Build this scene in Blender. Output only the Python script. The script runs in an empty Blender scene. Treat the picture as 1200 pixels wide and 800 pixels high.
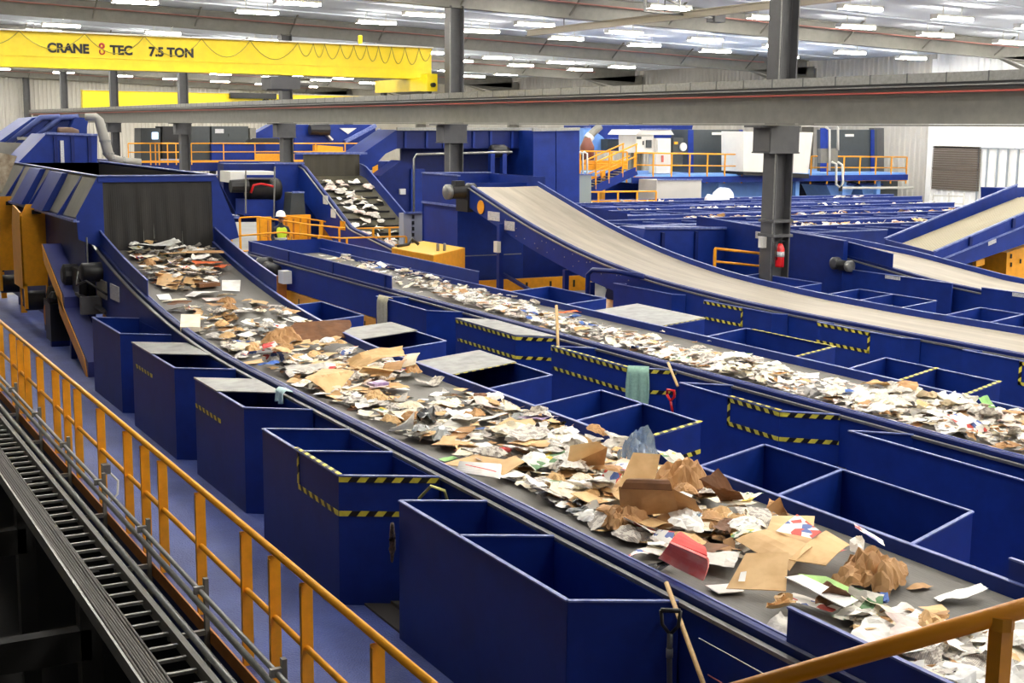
import bpy, bmesh, math, random
from mathutils import Vector, Matrix, noise
R = random.Random(7)
sc = bpy.context.scene
COL = sc.collection
# ------------------------------------------------------------ measured camera
H = 4.1
F_PX, PITCH, YAW, ROLL = 1563.7, .1579, .5085, .0105
CP = Vector((0, 0, H))
FW = Vector((math.sin(YAW)*math.cos(PITCH), math.cos(YAW)*math.cos(PITCH), -math.sin(PITCH)))
R0 = Vector((math.cos(YAW), -math.sin(YAW), 0)); U0 = R0.cross(FW)
RT = R0*math.cos(ROLL)+U0*math.sin(ROLL); UP = U0*math.cos(ROLL)-R0*math.sin(ROLL)
def ray(x, y): return FW+RT*((x-600)/F_PX)-UP*((y-400)/F_PX)
def atZ(x, y, z): d = ray(x, y); return CP+d*((z-H)/d.z)
def atY(x, y, Y): d = ray(x, y); return CP+d*(Y/d.y)
def atX(x, y, X): d = ray(x, y); return CP+d*(X/d.x)
# ------------------------------------------------------------ materials
def srgb(r, g, b):
    f = lambda c: (c/255/12.92) if c/255 <= .04045 else ((c/255+.055)/1.055)**2.4
    return (f(r), f(g), f(b), 1)
MATS = {}
def mat(name, col, rough=.5, metal=0., spec=.5, var=.0, scale=6., bump=0., bscale=40., coat=0., stretch=None, col2=None, trans=0., alpha=1.):
    if name in MATS: return MATS[name]
    m = bpy.data.materials.new(name); m.use_nodes = True; nt = m.node_tree; b = nt.nodes['Principled BSDF']
    b.inputs['Base Color'].default_value = srgb(*col); b.inputs['Roughness'].default_value = rough
    b.inputs['Metallic'].default_value = metal; b.inputs['Specular IOR Level'].default_value = spec
    if coat: b.inputs['Coat Weight'].default_value = coat
    if trans: b.inputs['Transmission Weight'].default_value = trans
    if alpha < 1: b.inputs['Alpha'].default_value = alpha
    if var or bump:
        tc = nt.nodes.new('ShaderNodeTexCoord'); mp = nt.nodes.new('ShaderNodeMapping'); nt.links.new(tc.outputs['Object'], mp.inputs[0])
        if stretch: mp.inputs['Scale'].default_value = stretch
    if var:
        n = nt.nodes.new('ShaderNodeTexNoise'); n.inputs['Scale'].default_value = scale; n.inputs['Detail'].default_value = 6
        n.inputs['Roughness'].default_value = .65
        nt.links.new(mp.outputs[0], n.inputs[0]); r = nt.nodes.new('ShaderNodeValToRGB'); nt.links.new(n.outputs[0], r.inputs[0])
        c = srgb(*col); c2 = srgb(*col2) if col2 else tuple(v*(1-var) for v in c[:3])+(1,)
        r.color_ramp.elements[0].position = .35; r.color_ramp.elements[1].position = .65
        r.color_ramp.elements[0].color = c2; r.color_ramp.elements[1].color = c
        nt.links.new(r.outputs[0], b.inputs['Base Color'])
    if bump:
        n = nt.nodes.new('ShaderNodeTexNoise'); n.inputs['Scale'].default_value = bscale; nt.links.new(mp.outputs[0], n.inputs[0])
        bp = nt.nodes.new('ShaderNodeBump'); bp.inputs['Strength'].default_value = bump; bp.inputs['Distance'].default_value = .02
        nt.links.new(n.outputs[0], bp.inputs['Height']); nt.links.new(bp.outputs[0], b.inputs['Normal'])
    MATS[name] = m; return m
def emis(name, col, s):
    m = bpy.data.materials.new(name); m.use_nodes = True; b = m.node_tree.nodes['Principled BSDF']
    b.inputs['Emission Color'].default_value = srgb(*col); b.inputs['Emission Strength'].default_value = s
    b.inputs['Base Color'].default_value = srgb(*col); MATS[name] = m; return m
blue = mat('blue_paint', (17, 48, 134), .46, var=.25, scale=2.2, col2=(15, 41, 118), spec=.3)
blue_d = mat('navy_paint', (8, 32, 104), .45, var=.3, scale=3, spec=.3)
rimm = mat('worn_lit_blue_edge', (122, 134, 186), .4, var=.3, scale=9, col2=(66, 84, 156))  # worn paint, further lightened for the overhead light that catches the edges
paleblue = mat('pale_blue_paint', (120, 168, 236), .4, var=.15, scale=2)
deckm = mat('blue_tread_plate', (76, 92, 160), .5, var=.35, scale=1.6, col2=(60, 72, 130), bump=.5, bscale=60)
yel = mat('orange_yellow_paint', (246, 167, 28), .38, var=.15, scale=8)
crane_y = mat('crane_yellow_paint', (250, 222, 20), .4, var=.12, scale=2.5)
steel = mat('grey_primer_steel', (128, 126, 118), .55, var=.18, scale=3)
steel_d = mat('dark_grey_steel', (84, 84, 86), .5, var=.2, scale=3)
galv = mat('galvanised_steel', (150, 150, 146), .38, metal=.6, var=.25, scale=14)
lidm = mat('bare_steel_sheet', (148, 148, 145), .42, metal=.4, var=.3, scale=5, col2=(112, 112, 108))
beltm = mat('grey_rubber_belt', (124, 120, 113), .6, var=.22, scale=1.5, stretch=(2.5, .25, 1), bump=.15, bscale=30)
beltc = mat('pale_dusty_belt', (188, 178, 160), .55, var=.16, scale=1.3, stretch=(3, .2, 1), col2=(160, 150, 134))
rubber = mat('black_rubber', (34, 31, 27), .55, var=.5, scale=2.0, stretch=(2.5, 5, .5), col2=(17, 16, 14))
blackm = mat('black_machine', (24, 24, 26), .45)
darkg = mat('dark_cabinet', (62, 68, 70), .5, var=.15, scale=3)
whitem = mat('white_enamel', (222, 220, 212), .4, var=.06, scale=3)
white_p = mat('white_label', (232, 232, 228), .5, var=.12, scale=60, col2=(150, 150, 160))
wall_g = mat('wall_panel_grey', (196, 192, 184), .55, var=.08, scale=.6)
wall_lit = mat('wall_panel_lit_white', (252, 252, 250), .5, var=.05, scale=.6)  # paler than the grey panels: daylight on this stretch is put into the colour
ceilm = mat('ceiling_liner', (228, 234, 242), .9, spec=.0, var=.1, scale=.25)
floorm = mat('concrete_floor', (128, 126, 124), .55, var=.3, scale=.5)
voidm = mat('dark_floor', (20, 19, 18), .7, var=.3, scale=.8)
tape_y = mat('tape_yellow', (222, 208, 70), .5, var=.2, scale=20); tape_k = mat('tape_black', (18, 18, 20), .45)
wood = mat('pale_wood', (214, 176, 118), .5, var=.25, scale=12, stretch=(6, 6, .5))
redm = mat('red_enamel', (206, 24, 28), .3); redl = mat('red_pipe', (196, 92, 80), .5)
orangep = mat('orange_dust', (206, 128, 48), .6, var=.25, scale=4)
skin = mat('skin', (176, 120, 92), .5); vest = mat('lime_vest', (196, 224, 40), .6); navy = mat('navy_cloth', (38, 44, 58), .8)
hat = mat('white_helmet', (244, 244, 240), .3); silver = mat('reflective_band', (206, 208, 206), .3)
cleat = mat('cleated_belt', (158, 148, 124), .6, var=.2, scale=3)
brownw = mat('louver_brown', (104, 94, 84), .6)
lettk = mat('black_lettering', (20, 20, 20), .5)
glassy = mat('grey_clear_panel', (170, 176, 178), .2)
# ------------------------------------------------------------ mesh building
class MB:
    def __init__(s): s.v = []; s.f = []; s.mi = []; s.k = 0
    def add(s, vs, fs):
        o = len(s.v); s.v += [Vector(v) for v in vs]
        for f in fs: s.f.append([o+i for i in f]); s.mi.append(s.k)
        return s
    def box(s, a, b):
        x0, y0, z0 = [min(p, q) for p, q in zip(a, b)]; x1, y1, z1 = [max(p, q) for p, q in zip(a, b)]
        return s.add([(x0,y0,z0),(x1,y0,z0),(x1,y1,z0),(x0,y1,z0),(x0,y0,z1),(x1,y0,z1),(x1,y1,z1),(x0,y1,z1)],
                     [(3,2,1,0),(4,5,6,7),(0,1,5,4),(1,2,6,5),(2,3,7,6),(3,0,4,7)])
    def ext(s, pts, d):          # extrude polygon by vector d
        n = len(pts); p = [Vector(q) for q in pts]; d = Vector(d)
        fs = [tuple(range(n))[::-1], tuple(range(n, 2*n))]+[(i, (i+1) % n, n+(i+1) % n, n+i) for i in range(n)]
        return s.add(p+[q+d for q in p], fs)
    def plate(s, a, b, z0, z1, t=.008):   # vertical wall between plan points a,b
        a = Vector((a[0], a[1], 0)); b = Vector((b[0], b[1], 0)); d = (b-a).normalized(); n = Vector((-d.y, d.x, 0))*t/2
        za0, za1 = z0 if isinstance(z0, tuple) else (z0, z0); zb0, zb1 = z1 if isinstance(z1, tuple) else (z1, z1)
        P = lambda p, z: Vector((p.x, p.y, z))
        return s.add([P(a-n, za0), P(b-n, za1), P(b+n, za1), P(a+n, za0), P(a-n, zb0), P(b-n, zb1), P(b+n, zb1), P(a+n, zb0)],
                     [(3,2,1,0),(4,5,6,7),(0,1,5,4),(1,2,6,5),(2,3,7,6),(3,0,4,7)])
    def bar(s, a, b, w, h=None, up=(0,0,1)):
        h = h or w; a = Vector(a); b = Vector(b); d = (b-a).normalized(); u = Vector(up)
        if abs(d.dot(u)) > .98: u = Vector((1,0,0))
        r = d.cross(u).normalized()*w/2; q = r.cross(d).normalized()*h/2
        return s.add([a-r-q, a+r-q, a+r+q, a-r+q, b-r-q, b+r-q, b+r+q, b-r+q],
                     [(3,2,1,0),(4,5,6,7),(0,1,5,4),(1,2,6,5),(2,3,7,6),(3,0,4,7)])
    def tube(s, pts, r, n=8, cap=True):
        pts = [Vector(p) for p in pts]; rs = r if isinstance(r, (list, tuple)) else [r]*len(pts); o = len(s.v); rings = []
        prev = None
        for i, p in enumerate(pts):
            d = (pts[min(i+1, len(pts)-1)]-pts[max(i-1, 0)]).normalized()
            u = prev if prev else (Vector((0,0,1)) if abs(d.z) < .9 else Vector((1,0,0)))
            a = (u-d*u.dot(d)).normalized(); prev = a; c = d.cross(a)
            for k in range(n): t = 2*math.pi*k/n; s.v.append(p+(a*math.cos(t)+c*math.sin(t))*rs[i])
        for i in range(len(pts)-1):
            for k in range(n): s.f.append([o+i*n+k, o+i*n+(k+1) % n, o+(i+1)*n+(k+1) % n, o+(i+1)*n+k]); s.mi.append(s.k)
        if cap:
            s.f.append([o+k for k in range(n)][::-1]); s.mi.append(s.k); s.f.append([o+(len(pts)-1)*n+k for k in range(n)]); s.mi.append(s.k)
        return s
    def lathe(s, prof, c, n=12, axis='z'):   # prof: (r, h)
        o = len(s.v); c = Vector(c)
        for r, h in prof:
            for k in range(n):
                t = 2*math.pi*k/n; x, y = r*math.cos(t), r*math.sin(t)
                s.v.append(c+(Vector((x, y, h)) if axis == 'z' else Vector((h, x, y)) if axis == 'x' else Vector((x, h, y))))
        for i in range(len(prof)-1):
            for k in range(n): s.f.append([o+i*n+k, o+i*n+(k+1) % n, o+(i+1)*n+(k+1) % n, o+(i+1)*n+k]); s.mi.append(s.k)
        s.f.append([o+k for k in range(n)][::-1]); s.mi.append(s.k); s.f.append([o+(len(prof)-1)*n+k for k in range(n)]); s.mi.append(s.k)
        return s
    def strip(s, L, Rr):         # ribbon surface between two polylines
        n = len(L); return s.add(list(L)+list(Rr), [(i, i+1, n+i+1, n+i) for i in range(n-1)])
def rootof(o):
    while o.parent: o = o.parent
    return o
def obj(name, mb, m, parent=None, smooth=False, bevel=0, recalc=True):
    me = bpy.data.meshes.new(name)
    off = rootof(parent).location.copy() if parent else Vector((0,0,0))
    if not parent:
        xs = [v.x for v in mb.v]; ys = [v.y for v in mb.v]; zs = [v.z for v in mb.v]
        off = Vector(((min(xs)+max(xs))/2, (min(ys)+max(ys))/2, min(zs)))
    me.from_pydata([v-off for v in mb.v], [], mb.f)
    for mm in (m if isinstance(m, (list, tuple)) else [m]): me.materials.append(mm)
    for p, k in zip(me.polygons, mb.mi): p.material_index = k
    if recalc:
        bm = bmesh.new(); bm.from_mesh(me); bmesh.ops.recalc_face_normals(bm, faces=bm.faces); bm.to_mesh(me); bm.free()
    if smooth:
        for p in me.polygons: p.use_smooth = True
    o = bpy.data.objects.new(name, me); COL.objects.link(o)
    if parent: o.parent = parent
    else: o.location = off
    if bevel:
        b = o.modifiers.new('bevel', 'BEVEL'); b.width = bevel; b.segments = 2; b.limit_method = 'ANGLE'
    return o
def thing(name, label, cat, loc=(0,0,0), group=None):
    o = bpy.data.objects.new(name, None); COL.objects.link(o); o.location = loc; o.empty_display_size = .2
    return tag(o, label, cat, group)
def tag(o, label, cat, group=None, kind=None):
    o['label'] = label; o['category'] = cat
    if group: o['group'] = group
    if kind: o['kind'] = kind
    return o
def struct(name, mb, m, smooth=False):
    o = obj(name, mb, m, smooth=smooth); o['kind'] = 'structure'; return o
def tape(parent, pts, up, w=.046, n=None, label=None, off=.006, L=.075):
    """striped tape along a polyline; up = in-plane width direction, n = outward normal"""
    mb = MB(); up = Vector(up).normalized()
    for a, b in zip(pts, pts[1:]):
        a = Vector(a); b = Vector(b); d = b-a; ln = d.length; d.normalize()
        nn = Vector(n).normalized() if n else d.cross(up).normalized()
        u = up-d*up.dot(d); u.normalize(); k = 0; t = 0
        while t < ln-1e-4:
            t2 = min(t+L, ln); sh = w*.8
            mb.k = k % 2
            p = [a+d*t, a+d*t2, a+d*min(t2+sh, ln)+u*w, a+d*min(t+sh, ln)+u*w]
            if t == 0: p[3] = a+u*w
            mb.ext([q+nn*off*.3 for q in p], nn*off*.7); t = t2; k += 1
    return obj('hazard_tape', mb, [tape_y, tape_k], parent)
# ------------------------------------------------------------ conveyors
def lerp_prof(prof, y):
    if y <= prof[0][0]: return prof[0][1]
    for (a, za), (b, zb) in zip(prof, prof[1:]):
        if y <= b:
            t = (y-a)/(b-a); return za+(zb-za)*t
    return prof[-1][1]
def ys(a, b, st=.35):
    n = max(2, int((b-a)/st)+1); return [a+(b-a)*i/(n-1) for i in range(n)]
def sweep(mb, y0, y1, z, xs, st=.35):
    """closed cross-section xs = [(x, dz)...] swept along Y over height profile z(y)"""
    Y = ys(y0, y1, st); n = len(xs); o = len(mb.v)
    for y in Y:
        zz = z(y)
        for x, dz in xs: mb.v.append(Vector((x, y, zz+dz)))
    for i in range(len(Y)-1):
        for k in range(n): mb.f.append([o+i*n+k, o+i*n+(k+1) % n, o+(i+1)*n+(k+1) % n, o+(i+1)*n+k]); mb.mi.append(mb.k)
    mb.f.append([o+k for k in range(n)]); mb.mi.append(mb.k); mb.f.append([o+(len(Y)-1)*n+k for k in range(n)]); mb.mi.append(mb.k)
    return mb
def rect(xa, xb, za, zb): return [(xa, za), (xb, za), (xb, zb), (xa, zb)]
def conveyor(label, x0, x1, y0, y1, z, beltmat, deep, group=None, skirts=(), belt_drop=.1, base=None):
    t = thing('belt_conveyor', label, 'conveyor', ((x0+x1)/2, y0, 0), group)
    b = MB(); sweep(b, y0, y1, z, [(x0+.0, -belt_drop-.02), (x1, -belt_drop-.02), (x1, -belt_drop), ((x0+x1)/2, -belt_drop-.015), (x0, -belt_drop)])
    obj('belt', b, beltmat, t)
    n = MB(); sweep(n, y0, y1, z, [(x0-.075, -.14), (x0, -.14), (x0, -.012), (x0-.015, 0), (x0-.06, 0), (x0-.075, -.012)])
    obj('side_rail', n, blue_d, t)
    n = MB(); sweep(n, y0, y1, z, rect(x0-.012, x0+.004, -.1, .006)); obj('rail_edge', n, rimm, t)
    n = MB(); sweep(n, y0, y1, z, rect(x1, x1+.05, -.14, 0)); obj('side_rail', n, blue, t)
    n = MB(); sweep(n, y0, y1, z, rect(x1-.003, x1+.038, 0, .008)); obj('rail_edge', n, rimm, t)
    n = MB(); sweep(n, y0, y1, z, rect(x0-.14, x0-.095, -.075, -.05)); obj('ledge', n, galv, t)
    for xx in (x0-.115, x1+.06):
        n = MB(); sweep(n, y0, y1, lambda y: 0, [(xx, 0)]*0 or rect(xx-.006, xx+.006, 0, 0))
        n = MB(); Y = ys(y0, y1)
        for a, c in zip(Y, Y[1:]): 
            n.plate((xx, a), (xx, c), (max(deep(a), 0), max(deep(c), 0)), (z(a)-.075, z(c)-.075), .012)
        obj('side_panel', n, blue, t)
    for (xa, ya, yb, h) in skirts:
        n = MB(); sweep(n, ya, yb, z, rect(xa-.006, xa+.006, -.06, h))
        s = obj('skirt_board', n, blue, t); e = MB(); sweep(e, ya, yb, z, rect(xa-.016, xa+.016, h, h+.012)); obj('skirt_edge', e, rimm, s)
    return t
flat = lambda y: 1.2
def z1(y): return 1.2+(.0128*(y-15.5)**2 if y > 15.5 else 0)
P3 = [(0,1.2),(16.2,1.2),(18.3,1.23),(20.5,1.33),(21.6,1.43),(22.95,1.60),(24.35,1.85),(25.75,2.15),(26.5,2.34),(28.3,2.80),(29,2.98)]
def z3(y): return (lerp_prof(P3, y-.5)+lerp_prof(P3, y)+lerp_prof(P3, y+.5))/3
P4 = [(0,1.15),(16,1.2),(18.3,1.33),(20.7,1.6),(22.5,1.72),(26,1.8)]
def z4(y): return lerp_prof(P4, y)
c1 = conveyor('wide grey sorting belt nearest the walkway, heaped with cardboard and paper under the black curtain', 5.02, 6.95, 1.5, 24.2, z1, beltm,
    lambda y: .25 if y < 16 else .25+(z1(y)-1.2)*.9, skirts=[(4.99, 20.4, 23.6, .25), (7.0, 20.3, 23.6, .25), (4.97, 1.5, 5.62, .2), (6.99, 1.5, 5.78, .14)])
c2 = conveyor('middle sorting belt carrying a bright stream of white waste paper', 9.88, 11.58, 3, 30.4, flat, beltm,
    lambda y: .6, skirts=[(9.83, 22.15, 30.4, .23), (11.64, 22.2, 30.4, .23)])
e = MB().box((9.83, 30.4, 1.05), (11.64, 30.42, 1.43)); obj('end_board', e, blue, c2)
e = MB(); 
for k in range(4):
    y = 22.4+k*2.6; e.box((9.81, y, .95), (9.825, y+.05, 1.42))
obj('stiffener', e, blue_d, c2)
c3 = conveyor('empty pale dusty belt rising in a curve beyond the paper stream', 14.6, 16.5, 3, 28.4, z3, beltc,
    lambda y: max(.35, z3(y)-.5) if y > 21 else .35)
c4 = conveyor('empty pale belt right of the fire extinguisher column, fed by the steep cleated belt', 19.5, 21.4, 6, 25.4, z4, beltc,
    lambda y: .2, skirts=[(19.45, 19.4, 25.4, .27)])
# orange plinths under belts
for (x0, x1, ya, yb, lab, zt) in ((9.95, 11.5, 4, 30, 'orange plinth with slots under the middle paper belt', .6),
                             (5.1, 6.85, 3, 22, 'orange plinth under the wide sorting belt nearest the walkway', .28),
                             (14.7, 16.4, 5, 27, 'orange plinth under the pale rising belt', .34)):
    t = thing('conveyor_plinth', lab, 'plinth', ((x0+x1)/2, (ya+yb)/2, 0))
    obj('body', MB().box((x0-(.2 if x0 > 9 else .1), ya, 0), (x1+.1, yb, zt-.02)), yel, t)
    m = MB(); y = ya+.3
    while y < yb:
        m.box((x0-.208, y, zt*.35), (x0-.198, y+.05, zt*.8)); m.box((x1+.099, y, zt*.35), (x1+.108, y+.05, zt*.8)); y += .9
    obj('slots', m, blackm, t)['kind'] = 'stuff'
# ------------------------------------------------------------ sorting bins
BIN = []
def bin_(xo, xi, yn, yf, skew, label, group, top=1.15, div=None, lid=None, taped=(), zb=0.0, edge=None, name='sorting_bin'):
    """outer wall at xo from yn to yf; inner end at xi shifted by skew in Y"""
    t = thing(name, label, 'bin', ((xo+xi)/2, (yn+yf)/2+skew/2, zb), group)
    A, B, Cc, D = (xo, yn), (xo, yf), (xi, yf+skew), (xi, yn+skew)
    for a, b in ((A, B), (B, Cc), (D, A)):
        obj('side_panel', MB().plate(a, b, zb, top, .01), blue, t)
    obj('back_panel', MB().plate(Cc, D, zb, top-.03, .01), blue, t)
    obj('bottom', MB().add([(p[0], p[1], zb+.12) for p in (A, B, Cc, D)], [(0,1,2,3)]), blue_d, t)
    rm = MB()
    for a, b in ((A, B), (B, Cc), (D, A)): rm.plate(a, b, top, top+.012, .032)
    obj('rim', rm, edge or rimm, t)
    if div is not None:
        for dv in (div if isinstance(div, (list, tuple)) else [div]):
            a, b = (xo, dv), (xi, dv+skew); w = obj('divider', MB().plate(a, b, zb+.12, top, .01), blue, t)
            obj('divider_rim', MB().plate(a, b, top, top+.012, .034), edge or rimm, w)
    if lid is not None:
        l0, l1 = lid; s = 1 if xo < xi else -1
        m = MB().ext([(xo-s*.02, l0, top+.013), (xo-s*.02, l1, top+.013), (xi, l1+skew, top+.013), (xi, l0+skew, top+.013)], (0, 0, .012))
        obj('lid', m, lidm, t)['label'] = 'grey bare steel lid plate'
    for seg in taped:
        k = seg[0]; s = -1 if xo < xi else 1; o = .007*s
        if k == 'top': tape(t, [(xo+o, seg[1], top-.05), (xo+o, seg[2], top-.05)], (0,0,1), n=(s,0,0))
        if k == 'low': tape(t, [(xo+o, seg[1], seg[3]), (xo+o, seg[2], seg[3])], (0,0,1), n=(s,0,0))
        if k == 'vert': tape(t, [(xo+o, seg[1], seg[2]), (xo+o, seg[1], top)], (0,-1,0), n=(s,0,0))
        if k in ('end', 'endtop'):      # near slanted end
            zz = seg[1] if k == 'end' else top-.05
            d = Vector((xi-xo, skew, 0)).normalized(); nn = Vector((d.y, -d.x, 0)); nn = nn if nn.y < 0 else -nn
            f0 = seg[2] if len(seg) > 2 else 1.
            a = Vector((xo, yn, zz))+nn*.007; b = a+Vector((xi-xo, skew, 0))*f0
            tape(t, [a, b], (0,0,1), n=nn)
        if k == 'rimend':   # on top of a cross edge at given y
            a = Vector((xo, seg[1], top+.013)); b = Vector((xi, seg[1]+skew, top+.013)); tape(t, [a, b], (0,-1,0), n=(0,0,1), w=.05)
        if k == 'rimout':
            tape(t, [(xo+s*.01, seg[1], top+.013), (xo+s*.01, seg[2], top+.013)], (-s,0,0), n=(0,0,1), w=.04)
    BIN.append(t); return t
G1 = 'tall blue bins along the walkway side of the nearest belt'
bin_(4.26, 4.88, 6.88, 9.46, -.33, 'tall open two-compartment blue bin nearest the camera, a glove hanging behind it', G1, div=8.42)
bin_(4.12, 4.87, 10.41, 12.42, -.42, 'tall open blue bin with striped yellow and black tape round its near corner and rim', G1, div=11.39,
     taped=[('low', 10.41, 11.4, .80), ('end', .80), ('endtop',), ('rimout', 10.41, 11.5), ('vert', 11.42, .85)])
bin_(4.27, 4.88, 13.47, 15.32, -.42, 'tall blue bin, steel lid on its far half, pale cloth at the lid edge', G1, lid=(14.4, 15.32),
     taped=[('low', 14.3, 15.3, .82)])
bin_(4.24, 4.88, 16.12, 18.27, -.42, 'tall blue bin with scuffed steel lid, second from the black curtain', G1, lid=(17.2, 18.27), taped=[('low', 17.2, 18.1, .85)])
bin_(4.28, 4.90, 19.18, 21.03, -.42, 'tall open blue bin closest to the yellow machine guards', G1)
G2 = 'blue bins on the far side of the nearest belt'
bin_(8.15, 7.03, 7.13, 9.66, -.42, 'wide open blue bin with one divider beyond the crumpled brown bag', G2, div=8.6)
bin_(8.2, 7.03, 10.73, 12.61, -.45, 'open blue bin with divider and taped near edge, below the red scraper', G2, div=11.77, taped=[('rimend', 10.76), ('end', .83, .7)])
bin_(8.18, 7.03, 13.68, 15.61, -.45, 'blue bin with half steel lid beside the middle of the nearest belt', G2, lid=(14.59, 15.61), taped=[('rimend', 14.62)])
bin_(8.18, 7.03, 16.58, 18.51, -.45, 'blue bin with half steel lid below the beige hanging towel', G2, lid=(17.55, 18.51))
bin_(8.14, 7.03, 19.45, 21.3, -.45, 'small open blue bin in front of the slotted orange plinth', G2)
G3 = 'taped blue bins on the near side of the middle paper belt'
bin_(9.3, 9.76, 4.6, 6.6, -.42, 'blue bin at the right frame edge on the near side of the middle paper belt', G3)
bin_(9.3, 9.76, 7.5, 9.75, -.42, 'large plain blue bin without tape on the near side of the middle paper belt', G3)
bin_(9.3, 9.76, 10.79, 12.59, -.42, 'blue bin framed by a rectangle of striped tape, right of the red scraper', G3,
     taped=[('top', 10.79, 11.67), ('low', 10.79, 11.67, .83), ('end', .83), ('endtop',), ('vert', 11.67, .83), ('rimout', 10.8, 11.67)])
bin_(9.3, 9.76, 13.71, 15.56, -.42, 'open blue bin with two lines of striped tape behind the green towel', G3,
     taped=[('low', 13.71, 15.5, .84), ('end', .84), ('endtop',), ('top', 13.71, 15.56), ('rimout', 13.71, 15.56)])
bin_(9.3, 9.76, 16.57, 18.49, -.42, 'steel-lidded blue bin with striped tape along lid and front, by the leaning wooden stick', G3, lid=(16.57, 18.49),
     taped=[('low', 16.57, 18.4, .82), ('end', .82), ('endtop',), ('top', 16.57, 18.49)])
bin_(9.3, 9.76, 19.56, 21.64, -.42, 'plain blue bin with the beige towel hung on its far corner', G3)
G4 = 'blue bins on the far side of the middle paper belt'
bin_(12.82, 11.68, 8.0, 9.9, -.45, 'open blue bin at the right edge beyond the middle paper belt', G4)
bin_(12.82, 11.68, 10.93, 12.82, -.45, 'open blue bin with taped divider and taped near edge beyond the middle paper belt', G4, div=11.94, taped=[('rimend', 11.96), ('rimend', 10.96)])
bin_(12.83, 11.68, 13.8, 15.74, -.45, 'long open blue bin with taped outer rim beyond the middle paper belt', G4, taped=[('rimend', 13.83), ('rimout', 13.8, 15.6)])
bin_(12.87, 11.68, 16.83, 18.74, -.45, 'blue bin fully covered by a shining steel lid with taped edge', G4, lid=(16.83, 18.74), taped=[('rimend', 16.86)])
bin_(12.86, 11.68, 19.67, 21.64, -.45, 'open blue bin below the posts of the rising pale belt', G4)
G5 = 'blue bins on the near side of the pale belt'
for yn, yf, lb, tp in ((7.9, 9.9, 'blue bin at the right edge on the near side of the pale belt', []),
        (11.0, 12.86, 'blue bin with a vertical strip of tape near the right edge', [('vert', 11.89, .83), ('top', 11.0, 11.89), ('low', 11.0, 11.89, .83)]),
        (14.0, 15.8, 'blue bin with a taped rectangle, right of centre on near side of pale belt', [('top', 14.64, 15.8), ('low', 14.64, 15.8, .83), ('vert', 14.68, .83)]),
        (16.89, 18.72, 'blue bin with taped rectangle just beyond the shining steel lid', [('top', 17.64, 18.72), ('low', 17.64, 18.72, .83), ('vert', 17.68, .83)]),
        (19.69, 21.61, 'plain blue bin beside the bent dark post under the pale belt', [])):
    bin_(14.3, 14.46, yn, yf, -.2, lb, G5, taped=tp)
G6 = 'blue bins on the far side of the pale belt'
for yn, yf, dv, lb in ((14.2, 15.94, 15.02, 'two-part open blue bin at right edge beyond the pale belt'), (16.93, 18.86, 17.99, 'two-part open blue bin in front of the labelled motor panel'),
        (19.92, 21.82, None, 'single open blue bin at the foot of the fire extinguisher column')):
    bin_(18.08, 16.6, yn, yf, -.5, lb, G6, div=dv)
# tall panels on near side of the far-right belt
for ya, yb, lb in ((17.6, 20.5, 'long blue side screen with white label behind the two-part bin'), (14.5, 16.9, 'blue side screen at the right edge before the far-right belt')):
    t = thing('side_screen', lb, 'panel', (19.2, ya, 0)); obj('panel', MB().box((19.17, ya, 0), (19.2, yb, 1.34)), blue, t)
    obj('rim', MB().box((19.155, ya, 1.34), (19.215, yb, 1.352)), rimm, t); obj('label_plate', MB().box((19.16, ya+1.3, 1.27), (19.17, ya+1.7, 1.35)), white_p, t)
t = thing('drive_housing', 'tall blue housing with a white label plate behind the round black motor', 'housing', (19.5, 24, 0))
obj('body', MB().ext([(19.25, 20.6, 0), (19.25, 25.6, 0), (19.25, 25.6, 2.1), (19.25, 20.6, 1.9)], (.12, 0, 0)), blue, t)
obj('label_plate', MB().box((19.235, 22.8, 1.75), (19.25, 23.4, 1.9)), white_p, t)
obj('top_edge', MB().bar((19.3, 20.6, 1.905), (19.3, 25.6, 2.105), .05, .012), rimm, t)
t = thing('gear_motor', 'round black gear motor on the blue side panel above the two-part bin', 'motor', (19.1, 20.3, 1.3))
obj('motor_body', MB().lathe([(.07,-.2),(.1,-.18),(.11,.1),(.08,.14)], (19.12, 20.45, 1.42), 14, 'y'), blackm, t, True)
obj('gearbox', MB().lathe([(.08,-.08),(.13,-.06),(.13,.06),(.08,.08)], (19.15, 20.7, 1.44), 14, 'x'), steel_d, t, True)
obj('fan_cover', MB().lathe([(.09,-.05),(.12,-.04),(.12,.04)], (19.12, 20.26, 1.42), 14, 'y'), galv, t, True)
# ------------------------------------------------------------ building shell
def ceil_z(x): return 8.93-.0297*x
XW, YW = 45.7, 112.0
struct('floor', MB().box((2.92, -6, -.12), (12, 34, 0)), deckm)
struct('floor_concrete', MB().box((12, -6, -.12), (XW, YW, 0)).box((2.92, 34, -.12), (12, YW, 0)), floorm)
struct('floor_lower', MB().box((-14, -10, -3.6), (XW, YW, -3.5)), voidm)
m = MB(); m.ext([(-14, -10, ceil_z(-14)), (XW, -10, ceil_z(XW)), (XW, YW, ceil_z(XW)), (-14, YW, ceil_z(-14))], (0, 0, .15)); struct('ceiling', m, ceilm)
def ribbed(axis, at, a, b, z0, z1, d=.05, step=.32):
    m = MB(); pts = []; u = a
    while u < b:
        for du, dd in ((0, 0), (.05, d), (.11, d), (.16, 0)): pts.append((min(u+du, b), dd))
        u += step
    pts.append((b, 0))
    P = (lambda u, dd, z: (at-dd, u, z)) if axis == 'x' else (lambda u, dd, z: (u, at-dd, z))
    n = len(pts); m.add([P(u, dd, z0) for u, dd in pts]+[P(u, dd, z1) for u, dd in pts], [(i, i+1, n+i+1, n+i) for i in range(n-1)])
    return m
struct('wall_right', ribbed('x', XW, 43.6, YW, -.0, 7.7), wall_g)
struct('wall_right_near', ribbed('x', XW, -10, 43.6, -.0, 7.7), wall_lit)
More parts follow.
